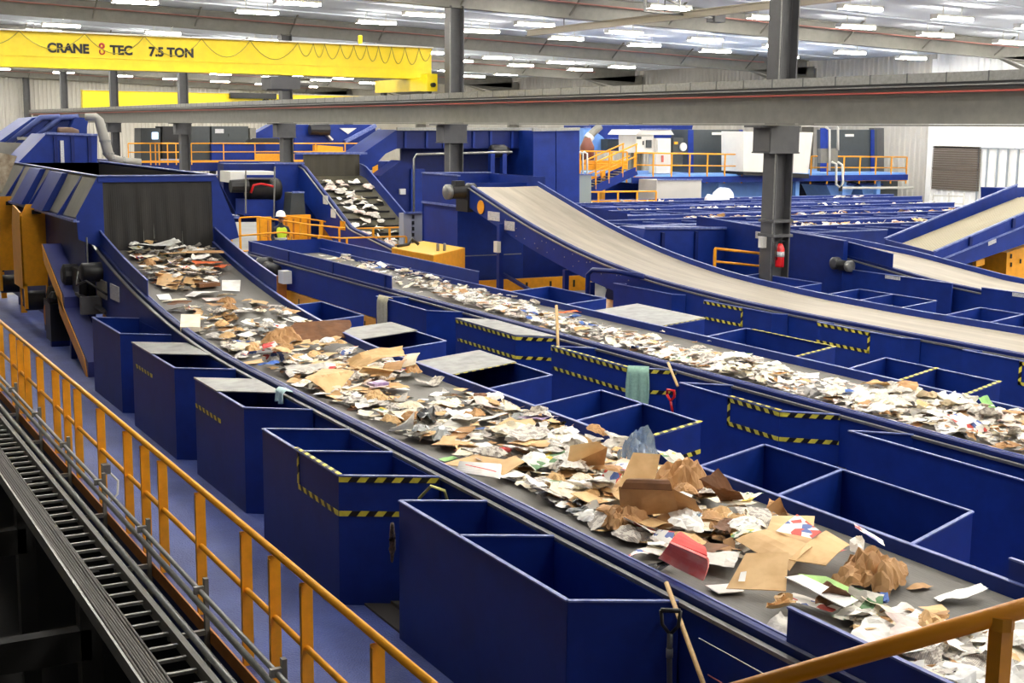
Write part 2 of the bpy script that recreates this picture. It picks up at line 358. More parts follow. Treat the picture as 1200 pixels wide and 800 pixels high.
struct('wall_back', ribbed('y', YW, -14, XW, -3.5, 9.6), wall_g)
struct('wall_left', MB().box((-14.2, -10, -3.5), (-14, YW, 9.2)), wall_g)
struct('wall_front', MB().box((-14, -10.2, -3.5), (XW, -10, 9.2)), wall_g)
struct('trim_corner', MB().box((XW-.12, 43.45, 0), (XW-.06, 43.75, 7.35)), wall_lit)
def ibeam_x(m, xa, xb, y, z0, z1, w=.3, t=.03, slope=True):
    zc = lambda x: ceil_z(x) if slope else z1
    dz = z1-z0
    def seg(y0, y1, f):   # f(x)->(za,zb)
        a = f(xa); b = f(xb)
        m.add([(xa,y0,a[0]),(xb,y0,b[0]),(xb,y1,b[0]),(xa,y1,a[0]),(xa,y0,a[1]),(xb,y0,b[1]),(xb,y1,b[1]),(xa,y1,a[1])],
              [(3,2,1,0),(4,5,6,7),(0,1,5,4),(1,2,6,5),(2,3,7,6),(3,0,4,7)])
    seg(y-.01, y+.01, lambda x: (ceil_z(x)-dz, ceil_z(x)-.02)); seg(y-w/2, y+w/2, lambda x: (ceil_z(x)-dz-t, ceil_z(x)-dz)); seg(y-w/2, y+w/2, lambda x: (ceil_z(x)-.06, ceil_z(x)-.03))
FR = [21.6+14.93*k for k in range(-2, 7)]
XC = 18.28
for k, y in enumerate(FR):
    m = MB(); ibeam_x(m, -14, XW-.6, y, 0, .72)
    # tapered knee at the side wall
    m.ext([(XW-.1, y-.01, 5.6), (XW-.1, y-.01, 7.3), (XW-4, y-.01, ceil_z(XW-4)-.7), (XW-1, y-.01, ceil_z(XW)-1.15), (XW-.8, y-.01, 5.6)], (0, .03, 0))
    m.box((XW-.85, y-.15, 0), (XW-.82, y+.15, 6.1)); m.box((XW-.12, y-.15, 0), (XW-.09, y+.15, 7.2)); m.box((XW-.82, y-.01, 0), (XW-.1, y+.01, 6.0))
    m.ext([(XW-.9, y-.15, 6.1), (XW-4, y-.15, ceil_z(XW-4)-.72), (XW-4, y-.15, ceil_z(XW-4)-.75), (XW-.9, y-.15, 6.05)], (0, .3, 0))
    x = -10.
    while x < 42:
        m.bar((x, y, ceil_z(x)-.7), (x, y+.95, ceil_z(x)-.03), .05); m.bar((x+1.9, y, ceil_z(x)-.7), (x+1.9, y-.95, ceil_z(x)-.03), .05); x += 3.8
    o = struct('beam_roof_frame', m, steel); 
    p = obj('sprinkler_pipe', MB().tube([(-12, y-.5, ceil_z(-12)-.32), (42, y-.5, ceil_z(42)-.32)], .024), mat('dull_red_pipe', (168, 112, 102), .6))
    tag(p, 'thin red sprinkler pipe under the roof, running beside a grey roof frame', 'pipe', 'sprinkler pipes beside the roof frames')
m = MB(); y = -6.
while y < YW:
    m.bar((-12, y, ceil_z(-12)-.03), (XW-1, y, ceil_z(XW-1)-.03), .05, .05); y += 4.98
struct('beam_ceiling_seams', m, ceilm)
# building columns
names = ['closest, carrying the fire extinguisher', 'second in the line, behind the blue transfer hopper', 'third in the line, left of the steep feed belt', 'fourth in the line, before the far yellow railing',
         'fifth in the line, left of the dark cabinets', 'sixth in the line, against the pale end wall', 'last in the line, against the pale end wall']
for k, nm in enumerate(names):
    y = FR[2+k]; t = thing('steel_column', 'tall grey H-section building column, '+nm, 'column', (XC, y, 0), 'columns under the crane runway')
    m = MB(); m.box((XC-.22, y-.21, 0), (XC-.19, y+.21, ceil_z(XC)-.7)); m.box((XC+.19, y-.21, 0), (XC+.22, y+.21, ceil_z(XC)-.7)); m.box((XC-.19, y-.01, 0), (XC+.19, y+.01, ceil_z(XC)-.7))
    obj('shaft', m, steel_d if k else steel_d, t)
    m = MB(); 
    for s in (-1, 1): m.box((XC-.45, y+s*.26-.012, 3.68), (XC+.3, y+s*.26+.012, 4.2)); 
    m.box((XC-.7, y-.28, 4.18), (XC+.33, y+.28, 4.22)); m.box((XC-.48, y-.28, 3.66), (XC+.32, y+.28, 3.69)); m.box((XC-.47, y-.26, 3.7), (XC-.44, y+.26, 4.18))
    obj('bracket', m, steel_d, t)
    if k < 2:
        obj('conduit', MB().tube([(XC-.24, y-.19, 0.5), (XC-.24, y-.19, 7.2)], .015, 6), galv, t)
    if k == 0:
        m = MB()
        for z in (1.95, 2.25): m.box((XC-.26, y-.25, z), (XC+.26, y+.25, z+.06))
        obj('pipe_clamp', m, steel_d, t)
        obj('switch_box', MB().box((XC-.34, y+.0, 1.72), (XC-.22, y+.12, 1.95)), whitem, t)
# fire extinguisher
fy = FR[2]-.24; fx = XC-.14
t = thing('fire_extinguisher', 'red fire extinguisher hung on the nearest grey column', 'fire extinguisher', (fx, fy-.1, 1.4))
obj('cylinder', MB().lathe([(.03,0),(.085,.01),(.09,.05),(.09,.38),(.06,.46),(.03,.5)], (fx, fy-.1, 1.34), 16), redm, t, True)
obj('label_band', MB().lathe([(.0915,.22),(.0915,.33)], (fx, fy-.1, 1.34), 16), white_p, t, True)
m = MB().lathe([(.03,.5),(.035,.56)], (fx, fy-.1, 1.34), 8); m.bar((fx-.02, fy-.1, 1.92), (fx+.1, fy-.1, 1.96), .03, .015); m.bar((fx-.02, fy-.1, 1.9), (fx+.09, fy-.1, 1.88), .03, .012); obj('handle', m, blackm, t)
obj('hose', MB().tube([(fx-.03, fy-.1, 1.88), (fx-.12, fy-.12, 1.8), (fx-.12, fy-.13, 1.6), (fx-.1, fy-.12, 1.5)], .012), blackm, t, True)
obj('wall_hook', MB().box((fx-.1, fy-.02, 1.4), (fx+.03, fy+.05, 1.86)), steel_d, t)
# runway
RX = 17.85
t = thing('crane_runway', 'long grey steel runway girder crossing the picture in front of the columns', 'girder', (RX, 12, 4.22))
def runway(t, RX, y0, y1, cond=True):
    m = MB(); m.box((RX-.01, y0, 4.26), (RX+.01, y1, 4.84)); m.box((RX-.2, y0, 4.22), (RX+.2, y1, 4.25)); m.box((RX-.2, y0, 4.83), (RX+.2, y1, 4.86))
    obj('girder', m, steel, t)
    m = MB(); m.box((RX-.03, y0, 4.86), (RX+.03, y1, 4.99)); m.box((RX-.06, y0, 4.86), (RX+.06, y1, 4.875)); m.box((RX-.045, y0, 4.97), (RX+.045, y1, 5.0)); obj('crane_rail', m, steel_d, t)
    if cond:
        m = MB(); m.box((RX-.3, y0, 4.96), (RX-.285, y1, 5.12)); obj('conductor_guard', m, galv, t)
        m = MB(); y = y0
        while y < y1: m.box((RX-.305, y, 4.955), (RX-.2, y+.025, 5.125)); y += .9
        obj('guard_brackets', m, steel_d, t)['kind'] = 'stuff'
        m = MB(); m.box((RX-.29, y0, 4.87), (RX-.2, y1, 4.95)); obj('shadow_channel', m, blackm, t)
        m = MB(); m.tube([(RX-.25, y0, 4.8), (RX-.25, y1, 4.8)], .018, 6); obj('conductor_bar', m, redl, t)
        m = MB(); m.tube([(RX-.32, y0, 4.9), (RX-.32, y1, 4.9)], .014, 6); obj('conduit', m, galv, t)
runway(t, RX, 3, 106)
# ------------------------------------------------------------ cranes
def text(body, size, loc, rot, m, parent, name='lettering', ext=.004, shear=0):
    cu = bpy.data.curves.new(name, 'FONT'); cu.body = body; cu.size = size; cu.extrude = ext; cu.offset = size*.045
    cu.align_x = 'LEFT'; cu.materials.append(m); o = bpy.data.objects.new(name, cu); COL.objects.link(o)
    bpy.context.view_layer.update(); me = bpy.data.meshes.new_from_object(o.evaluated_get(bpy.context.evaluated_depsgraph_get())); bpy.data.objects.remove(o)
    o = bpy.data.objects.new(name, me); COL.objects.link(o)
    o.parent = parent; o.location = Vector(loc)-rootof(parent).location; o.rotation_euler = rot; return o
def crane(y, xa, xb, z0, z1, label, tx, truck_x, d=.45, wires=True, wtext=None):
    t = thing('bridge_crane', label, 'crane', ((xa+xb)/2, y, z0)); t['writing'] = 1; del t['writing']
    m = MB(); m.box((xa, y-d/2, z0), (xb, y+d/2, z1)); m.box((xa, y-d/2-.09, z0-.03), (xb, y+d/2+.05, z0)); m.box((xa, y-d/2-.07, z1), (xb, y+d/2+.05, z1+.03)); m.box((xa, y-d/2-.03, z0+(z1-z0)*.3), (xb, y-d/2, z0+(z1-z0)*.33))
    obj('girder', m, crane_y, t)
    m = MB(); m.tube([(xa, y-d/2-.14, z1+.02), (xb, y-d/2-.14, z1+.02)], .02, 6); obj('festoon_track', m, whitem, t)
    if wires:
        m = MB(); x = xa; r = random.Random(3)
        while x < xb-.4:
            w = (1.5 if x < tx+6 else .42)*(.8+.4*r.random()); dp = (.36+.15*r.random())*(z1-z0)/.9; 
            if x+w > xb: break
            m.tube([(x+w*i/10, y-d/2-.12, z1-4*dp*(i/10)*(1-i/10)) for i in range(11)], .011, 5); x += w
        obj('festoon_cable', m, mat('festoon_grey', (150, 138, 50), .5), t)
    # lettering
    s = (z1-z0)*.37; zt = z0+(z1-z0)*.44; yy = y-d/2-.012
    c = text('CRANE', s, (tx, yy, zt), (math.pi/2, 0, 0), lettk, t); text('TEC', s, (tx+s*4.95, yy, zt), (math.pi/2, 0, 0), lettk, t)
    text('7.5 TON' if not wtext else wtext, s*1.02, (tx+s*8.1, yy, zt-.01), (math.pi/2, 0, 0), lettk, t)
    hm = mat('hook_red', (196, 66, 58), .5); hx = tx+s*4.3
    m = MB(); m.tube([(hx+s*.2*math.cos(a), yy, zt+s*.16+s*.2*math.sin(a)) for a in [math.pi*.75+i*math.pi*1.6/10 for i in range(11)]], s*.055, 6)
    m.tube([(hx+s*.17*math.cos(a), yy, zt+s*.63+s*.17*math.sin(a)) for a in [i*math.pi*2/12 for i in range(13)]], s*.085, 6)
    obj('hook_emblem', m, hm, t)
    # end truck
    for q in truck_x:
        m = MB(); m.box((q-.14, y-1.6, z0-.42), (q+.14, y+2.3, z0-.03)); m.box((q-.17, y-1.75, z0-.44), (q+.17, y-1.3, z0+.08)); e = obj('end_truck', m, crane_y, t)
        w = MB()
        for yy2 in (y-1.45, y+1.9): w.lathe([(.14,-.05),(.17,-.05),(.17,.05),(.14,.05)], (q, yy2, z0-.4), 14, 'x')
        obj('wheel', w, steel_d, e); obj('buffer', MB().lathe([(.07,0),(.07,.12)], (q, y-1.87, z0-.25), 10, 'y'), blackm, e)
    return t
t = crane(38.9, -13.5, 18.55, 5.64, 6.56, 'yellow bridge crane girder lettered 7.5 TON, the nearer of the two cranes', 6.95, [RX])
obj('warning_light', MB().lathe([(.06,0),(.07,.25),(.05,.28)], (16.2, 38.8, 6.6), 10), crane_y, t)
m = MB(); m.box((13.2, 38.4, 5.2), (14.1, 39.3, 5.55)); m.lathe([(.2,-.4),(.2,.4)], (13.6, 38.9, 5.35), 12, 'x'); h = obj('hoist', m, steel_d, t); obj('hoist_motor', MB().lathe([(.13,0),(.13,.4)], (14.15, 38.9, 5.4), 12, 'x'), galv, h)
t = crane(97, 19.6, 44.5, 5.2, 6.45, 'yellow bridge crane far off behind the nearer one, in the neighbouring bay', 32.5, [20.0], .6, False)
m = MB(); m.box((30, 96.3, 6.1), (33.5, 96.9, 6.5)); obj('hoist_trolley', m, blackm, t)
t = thing('crane_runway', 'second grey runway girder carrying the far yellow crane beyond the columns', 'girder', (19.3, 60, 4.22)); runway(t, 19.05, 60, 106, False)
# festoon beam under ceiling at upper right
t = thing('monorail_beam', 'slim pale monorail beam hung below the ceiling near the top edge', 'beam', (24, 30, 7))
zc = 7.3
a = atZ(618, 42, zc); b = atZ(1010, -2, zc)
m = MB(); m.bar(a, b, .16, .03); m.bar(a+Vector((0,0,.18)), b+Vector((0,0,.18)), .16, .03); m.bar(a+Vector((0,0,.09)), b+Vector((0,0,.09)), .02, .18); obj('i_beam', m, mat('cream_beam', (176, 166, 146), .5), t)
m = MB()
for f in (.15, .5, .85):
    p = a.lerp(b, f); m.tube([p+Vector((0,0,.18)), p+Vector((0,0,.75))], .02, 6)
obj('hanger', m, steel_d, t)
c = a.lerp(b, .55)
m = MB(); m.tube([c+Vector((-1.6,-.5,.1)), c+Vector((1.6,.3,.1))], .035, 6); m.tube([c+Vector((-1.6,-.5,.1)), c+Vector((-1.6,-.5,.7))], .05, 6); m.tube([c+Vector((-.2,-.2,.1)), c+Vector((-.2,-.2,.65))], .03, 6); m.tube([c+Vector((1.0,0,.1)), c+Vector((-1.0,.2,.7))], .03, 6)
obj('pipe_rack', m, galv, t); obj('control_box', MB().box(c+Vector((1.3,.1,-.02)), c+Vector((1.7,.5,.28))), steel_d, t)
# ------------------------------------------------------------ ceiling lights
LS = 24.0
lampm = emis('led_panel', (255, 250, 240), LS)
LX = [3.2, 7.4, 11.4, 15.7, 20.3, 24.7, 28.6, 32.4, 36.1, 39.9, 43.4]  # the last column is added only to brighten the side wall
LY = [-2.9, 1.4, 5.2, 9.3, 13.3, 17.6, 26.1, 30.4, 34.6, 38.6, 42.9, 47.1, 55.5, 60.0, 64.2, 68.5, 72.7, 77., 85.4, 89.8, 94.1, 98.4, 102.6, 106.8]
proto = None
for ix, x in enumerate(LX):
    for iy, y in enumerate(LY):
        if (x > 43 and y > 43) or (x < 4 and y < 8): continue
        z = ceil_z(x)-.36
        seen = (Vector((x, y, z))-CP); px = 600+F_PX*seen.dot(RT)/max(seen.dot(FW), .01); inv = seen.dot(FW) > 0 and -60 < px < 1260 and 400-F_PX*seen.dot(UP)/seen.dot(FW) > -30
        side = ['over the nearest belt', 'over the first taped bins', 'over the middle paper belt', 'over the pale belt', 'just beyond the column line', 'over the far-right belts', 'in the middle of the far bay', 'over the far platforms', 'one row in from the side wall', 'second row from the side wall', 'added to brighten the side wall'][ix]
        bay = 'ahead of the first column' if y < 21 else 'between first and second column' if y < 36 else 'between second and third column' if y < 51 else 'between third and fourth column' if y < 66 else 'past the fourth column' if y < 90 else 'close to the end wall'
        lab = 'white ceiling light '+side+', '+bay
        if proto is None:
            t = thing('ceiling_light', lab, 'light', (x, y, z), 'LED strips in rows under the ceiling')
            m = MB().box((x-.75, y-.15, z-.05), (x+.75, y+.15, z+.03)); obj('diffuser', m, lampm, t, recalc=False)
            m = MB().box((x-.78, y-.16, z+.032), (x+.78, y+.16, z+.1)); m.box((x-.78, y-.15, z-.05), (x-.755, y+.15, z+.035)); m.box((x+.755, y-.15, z-.05), (x+.78, y+.15, z+.035)); m.bar((x-.4, y, z+.07), (x-.4, y, z+.36), .02); m.bar((x+.4, y, z+.07), (x+.4, y, z+.36), .02); obj('housing', m, whitem, t)
            proto = t
        else:
            t = proto.copy(); COL.objects.link(t); t.location = (x, y, z); t['label'] = lab
            for ch in proto.children: c = ch.copy(); COL.objects.link(c); c.parent = t
# ------------------------------------------------------------ railings
def railing(label, pts, zb, posts, h=1.07, r=.024, group=None, kick=True, m=None, postw=.05, mid=True, loc=None):
    """pts: plan polyline; posts: list of fractions along it or spacing"""
    m = m or yel; P = [Vector((p[0], p[1], p[2] if len(p) > 2 else zb)) for p in pts]
    t = thing('safety_railing', label, 'railing', P[0], group)
    up = Vector((0,0,1))
    obj('top_rail', MB().tube([p+up*h for p in P], r), m, t, True)
    if mid: obj('mid_rail', MB().tube([p+up*h*.55 for p in P], r*.85), m, t, True)
    if kick:
        k = MB()
        for a, b in zip(P, P[1:]): k.bar(a+up*.06, b+up*.06, .012, .12)
        obj('kick_plate', k, m, t)
    segs = [(b-a).length for a, b in zip(P, P[1:])]; tot = sum(segs)
    if not isinstance(posts, list):
        n = max(1, round(tot/posts)); posts = [tot*i/n for i in range(n+1)]
    for d in posts:
        dd = d
        for (a, b), s in zip(zip(P, P[1:]), segs):
            if dd <= s+1e-6: q = a.lerp(b, min(1, dd/s)); dr = (b-a).normalized(); break
            dd -= s
        obj('post', MB().bar(q-up*.12, q+up*(h-.01), .012 if postw > .06 else postw, postw, up=(0,0,1)) if postw <= .06 else MB().box((q.x-postw/2, q.y-.008, q.z-.32), (q.x+postw/2, q.y+.008, q.z+h-.03)).box((q.x-postw/2, q.y-.03, q.z-.32), (q.x-postw/2+.008, q.y+.0, q.z+h-.05)), m, t)
    return t
PY = [3.2, 4.45, 5.1, 5.78, 6.99, 8.2, 8.85, 9.5, 10.73, 11.95, 12.6, 13.3, 14.53, 15.76, 16.42, 17.1, 18.2, 19.2, 19.76, 20.4, 21.6, 22.8, 24, 25.4, 26.8, 28.2, 29.6, 31]
t = railing('long orange-yellow pipe railing with flat posts along the blue walkway', [(3.0, 2.5), (3.0, 34)], 0, [y-2.5 for y in PY], 1.1, .027, kick=False, postw=.09)
# deck edge channel, pipes and trays outside the railing
t = thing('deck_edge_beam', 'orange-brown edge channel below the walkway railing', 'beam', (2.93, 2, -.3)); obj('channel', MB().box((2.9, -4, -.34), (2.955, 40, -.0)), blue_d, t)
obj('toe_angle', MB().box((2.885, -4, -.02), (2.9, 40, .1)), orangep, t)
for i, (x, z, r_, lb) in enumerate([(2.82, .42, .021, 'upper thin steel conduit on struts outside the railing'), (2.80, .34, .021, 'second thin steel conduit just under the upper one outside the railing'), (2.83, .27, .013, 'thinnest dark conduit under the paired conduits outside the railing'),
                                 (2.68, .16, .03, 'thick lower steel pipe outside the railing'), (2.61, .13, .024, 'lower outer steel pipe nearest the cable ladder')]):
    tag(obj('conduit_pipe', MB().tube([(x, -3, z), (x, 36, z)], r_, 8), galv, smooth=True), lb, 'pipe')
y = 4.6; k = 0
while y < 30:
    t = thing('strut_post', 'short grey slotted strut holding conduits outside the walkway railing', 'strut', (2.87, y, -.1), 'struts holding the conduits')
    obj('channel', MB().box((2.85, y-.025, -.3), (2.885, y+.025, .52)), steel, t)
    obj('pipe_clamp', MB().box((2.77, y-.02, .4), (2.86, y+.02, .46)), galv, t); obj('bracket_arm', MB().box((2.55, y-.02, .05), (2.86, y+.02, .09)), galv, t); y += 1.85
t = thing('cable_ladder', 'long galvanised cable ladder with open rungs outside the walkway', 'cable tray', (2.35, 0, .1))
obj('side_rail', MB().box((2.56, -3, .06), (2.6, 36, .17)), steel, t); obj('side_rail', MB().box((2.1, -3, .05), (2.12, 36, .17)), galv, t)
y = -2.
while y < 24: obj('rung', MB().box((2.12, y, .09), (2.56, y+.035, .115)), galv, t); y += .27
for i in range(9):
    x = 2.135+i*.0225
    tag(obj('cable', MB().tube([(x+R.uniform(-.004, .004)*0+.004*math.sin(k*.9+i), -3+k, .125+.004*math.sin(k*1.3+i*2)) for k in range(0, 38)], .0115, 6), mat('grey_cable', (96, 92, 86), .55), smooth=True), 'grey cable laid along the open cable ladder beside its neighbours', 'cable', 'cables on the ladder')
# structure in the dark pit
t = thing('pit_framework', 'dark steel posts and beams in the shadow below the walkway edge', 'frame', (0, 9, -3.5))
for y in (6, 9.2, 12.4, 16, 20):
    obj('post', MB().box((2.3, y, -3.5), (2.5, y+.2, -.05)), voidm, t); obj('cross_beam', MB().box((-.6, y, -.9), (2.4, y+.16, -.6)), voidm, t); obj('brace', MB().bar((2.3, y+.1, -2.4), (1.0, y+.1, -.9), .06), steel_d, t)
t = thing('foreground_handrail', 'orange pipe handrail crossing the bottom right corner close to the camera', 'handrail', CP+ray(1000, 770)*3.3+Vector((0,0,-.6)))
a = CP+ray(870, 807)*3.5; b = CP+ray(1260, 695)*3.15
obj('rail', MB().tube([a+(a-b)*.3, b], .024, 16), mat('shaded_orange_paint', (243, 158, 22), .35), t, True)
q = CP+ray(1174, 727)*3.22; obj('post', MB().box((q.x-.02, q.y-.02, q.z-1.2), (q.x+.02, q.y+.02, q.z)), yel, t)
obj('bracket', MB().tube([q+Vector((0,0,-.02)), q+Vector((0,0,.012))], .03), yel, t)
# ------------------------------------------------------------ black-curtained hopper at the head of the nearest belt
t = thing('feed_hopper', 'big blue feed hopper with a black rubber curtain above the nearest belt', 'hopper', (6, 23.8, 0))
hy, hz0, hz1 = 23.6, 2.2, 3.22
m = MB(); m.box((4.98, hy, 1.9), (5.06, hy+.05, hz1)); m.box((6.97, hy, 1.9), (7.05, hy+.05, hz1)); m.box((4.98, hy-.02, hz1-.1), (7.05, hy+.05, hz1))
obj('front_frame', m, blue, t); obj('frame_edge', MB().box((4.96, hy-.05, hz1), (7.07, hy+.06, hz1+.02)), rimm, t)
m = MB(); m.ext([(4.98, hy, hz1), (4.98, hy, 2.0), (4.62, hy, 2.15), (4.6, hy, 2.55)], (0, .02, 0)); obj('wing_plate', m, blue, t)
m = MB(); m.ext([(7.05, hy, hz1), (7.05, hy, 2.0), (7.45, hy, 2.1), (7.4, hy, 2.35)], (0, .02, 0)); obj('wing_plate', m, blue, t)
# curtain with folds
m = MB(); n = 60; L = []; Bt = []
for i in range(n+1):
    x = 5.06+1.91*i/n; yy = hy+.03+.006*math.sin(i*.5); L.append(Vector((x, yy, hz1-.06))); Bt.append(Vector((x, yy-.03+.012*math.sin(i*.8), 1.86+.02*math.sin(i*3.1))))
m.strip(L, Bt); cu = obj('rubber_curtain', m, rubber, t)
for x, z in ((5.72, 2.25), (5.9, 2.35), (6.4, 2.2)): obj('tear', MB().ext([(x, hy-.04, z-.22), (x+.012, hy-.045, z-.22), (x+.006, hy-.03, z+.05)], (0, -.006, 0)), galv, cu)
# sloped sides with ribs
for s, xt, xb in ((-1, 4.98, 4.6), (1, 7.05, 7.42)):
    m = MB(); m.ext([(xt, hy+.02, hz1), (xt, 33.2, hz1), (xb, 33.2, 2.45), (xb, hy+.02, 2.52)], (s*.01, 0, 0)); obj('side_wall', m, steel if s < 0 else blue, t)
    y = hy+1.2
    while y < 33: m = MB(); m.ext([(xt, y, hz1), (xb+s*.1, y, 2.5), (xb, y, 2.5)], (0, .06, 0)); m.ext([(xt+s*.012, y-.07, hz1-.01), (xt+s*.012, y+.07, hz1-.01), (xb+s*.012, y+.07, 2.5), (xb+s*.012, y-.07, 2.5)], (s*.012, 0, 0)); obj('rib', m, blue, t); y += 1.5
    obj('lower_angle', MB().bar((xb, hy, 2.47), (xb, 33.2, 2.42), .1, .05), rimm, t); obj('top_angle', MB().box((xt-.04, hy, hz1), (xt+.04, 33.2, hz1+.02)), rimm, t)
for (y0, y1) in ((26, 27.2), (28.3, 29.5)):
    m = MB(); m.ext([(4.99, y0, hz1-.02), (4.6, y0, 2.5), (4.45, y0, 2.5), (4.85, y0, hz1-.02)], (0, y1-y0, 0)); obj('cover_box', m, blue, t)
m = MB(); m.box((4.75, hy+.1, .3), (4.78, 33, 2.45)); m.box((7.3, hy+.1, .3), (7.33, 33, 2.4)); m.box((4.75, 33, .3), (7.33, 33.03, 3.2)); obj('lower_casing', m, blue_d, t)
m = MB(); m.box((5.06, 33.0, 2.5), (7, 33.02, 3.2)); m.box((5.0, hy+.1, 2.6), (5.02, 33, 3.18)); m.box((7.0, hy+.1, 2.6), (7.02, 33, 3.18)); obj('lining', m, rubber, t)
for y in (24.5, 28.5, 32): obj('leg', MB().box((4.9, y, 0), (5.05, y+.15, 2.4)), blue_d, t)
# plywood sheet, blue tower, duct
def sheet_px(pts, Y, d, m): return MB().ext([atY(x, y, Y) for x, y in pts], (0, d, 0)), m
t = thing('plywood_sheet', 'stained plywood sheet leaning at the left frame edge above the yellow guards', 'board', (4.3, 30, 2))
obj('sheet', MB().ext([atY(-14, 176, 30), atY(20, 183, 30), atY(2, 226, 30), atY(-34, 240, 30)], (.0, .02, 0)), mat('stained_ply', (196, 184, 160), .7, var=.4, scale=3, col2=(120, 100, 74)), t)
def casing(label, pts, Y, depth, name='machine_casing', m=None, edge=True, ribs=0, cat='casing', lab2=None):
    """blue casing whose front outline lies at distance Y and which runs back by depth"""
    P = [atY(x, y, Y) for x, y in pts]; zm = min(p.z for p in P)
    if Y < 50 and zm < 1.8:
        for p in P:
            if p.z < zm+.25: p.z = 0
    t = thing(name, label, cat, (sum(p.x for p in P)/len(P), Y, min(p.z for p in P)))
    obj('body', MB().ext(P, (0, depth, 0)), m or blue, t)
    if edge:
        e = MB(); k = MB()
        top = sorted(range(len(P)), key=lambda i: -(P[i].z+P[(i+1) % len(P)].z))[0]; a = P[top]; b = P[(top+1) % len(P)]
        e.bar(a+Vector((0,-.02,.02)), b+Vector((0,-.02,.02)), .08, .05); obj('top_edge', e, rimm, t)
        if ribs:
            zlo = min(p.z for p in P); xs = sorted(p.x for p in P); zt = min(a.z, b.z)
            for i in range(ribs): 
                x = min(a.x, b.x)+abs(a.x-b.x)*(i+.5)/ribs; obj('stiffener', MB().box((x-.04, Y-.06, zlo+.05), (x+.04, Y, zt-.02)), blue_d, t)
    return t
t = casing('blue slant-sided hopper box directly behind the curtained hopper', [(20, 192), (114, 192), (114, 159), (54, 157)], 33.6, 2.0, ribs=3)
p = atY(74, 177, 33.5); obj('label_strip', MB().box((p.x-.05, 33.55, p.z-.3), (p.x+.03, 33.6, p.z+.25)), white_p, t)
t = casing('grey-blue trough wall at the left frame edge behind the hopper box', [(-10, 196), (22, 196), (54, 157), (30, 168), (-10, 166)], 36.5, .4, m=steel)
t = thing('inclined_chute', 'ribbed blue inclined chute with grey pipes along it, top left', 'chute', (7, 42, 2.5))
m = MB(); P = [atY(x, y, 42) for x, y in [(-5, 172), (25, 168), (100, 160), (104, 138), (62, 136), (38, 138), (0, 165)]]; m.ext(P, (0, 2.5, 0)); obj('body', m, blue, t)
for i, (a, b) in enumerate([((8, 170), (48, 138)), ((34, 168), (70, 138))]):
    obj('conveying_pipe', MB().tube([atY(*a, 41.9), atY(*b, 41.9), atY(b[0]+22, b[1]-1, 41.9)], .09, 8), mat('blue_grey_pipe', (62, 76, 140), .4), t, True)
obj('ledge', MB().bar(atY(20, 162, 41.8), atY(100, 163, 41.8), .08), galv, t)
m = MB(); P = [atY(x, y, 41.6) for x, y in [(78, 158), (102, 158), (102, 138), (88, 138)]]; m.ext(P, (0, .4, 0)); obj('end_box', m, blue, t)
q = atY(80, 155, 41.5); obj('drive_motor', MB().lathe([(.12,-.3),(.16,-.28),(.16,.1),(.08,.3)], q, 10, 'x'), mat('brown_motor', (92, 70, 60), .5), t, True)
t = thing('duct_pipe', 'grey segmented dust duct bending down behind the hopper', 'duct', (8, 35, 2.9))
pp = [atY(x, y, 35) for x, y in [(100, 137), (112, 137), (116, 141), (123, 165), (127, 180), (132, 186), (145, 189), (165, 190)]]
obj('duct', MB().tube(pp, [.09, .1, .12, .13, .13, .12, .1, .09], 10), mat('duct_grey', (150, 148, 140), .5), t, True)
m = MB()
for f in (3, 4): m.lathe([(.15,-.03),(.15,.03)], pp[f], 12)
for f in (5, 6): m.lathe([(.13,-.03),(.13,.03)], pp[f], 12, 'x')
obj('clamp_ring', m, galv, t)
# yellow guards with drives left of the hopper
for i, (y, nm) in enumerate(((27.4, 'nearer'), (30.6, 'farther'), (33.4, 'farthest'))):
    t = thing('machine_guard', 'tall orange-yellow slotted machine guard on flat legs left of the hopper, '+nm+' of three', 'guard', (4.5, y, 0), 'yellow guards by the hopper')
    m = MB(); m.ext([(4.28, y, .95), (4.28, y, 2.3), (4.4, y, 2.55), (4.85, y, 2.55), (4.95, y, 1.3), (4.7, y, .95)], (0, .05, 0)); obj('front_plate', m, yel, t)
    m = MB(); m.ext([(4.27, y, .9), (4.27, y+1.0, .9), (4.27, y+1.0, 2.1), (4.27, y+.8, 2.5), (4.27, y, 2.4)], (.03, 0, 0)); obj('side_plate', m, yel, t)
    obj('hand_slot', MB().box((4.5, y-.01, 2.36), (4.68, y, 2.44)), blackm, t)
    m = MB(); m.box((4.72, y, 0), (4.84, y+.1, 1.0)); m.box((4.3, y, .5), (4.36, y+.1, 1.0)); l = obj('leg', m, yel, t)
    m = MB(); 
    for k in range(4): m.box((4.75, y-.012, .15+k*.24), (4.81, y-.002, .25+k*.24))
    obj('slots', m, blackm, l)
    obj('drive', MB().lathe([(.1,-.3),(.2,-.26),(.2,.2),(.12,.3)], (4.65, y+.5, .6), 12, 'x'), blackm, t, True)
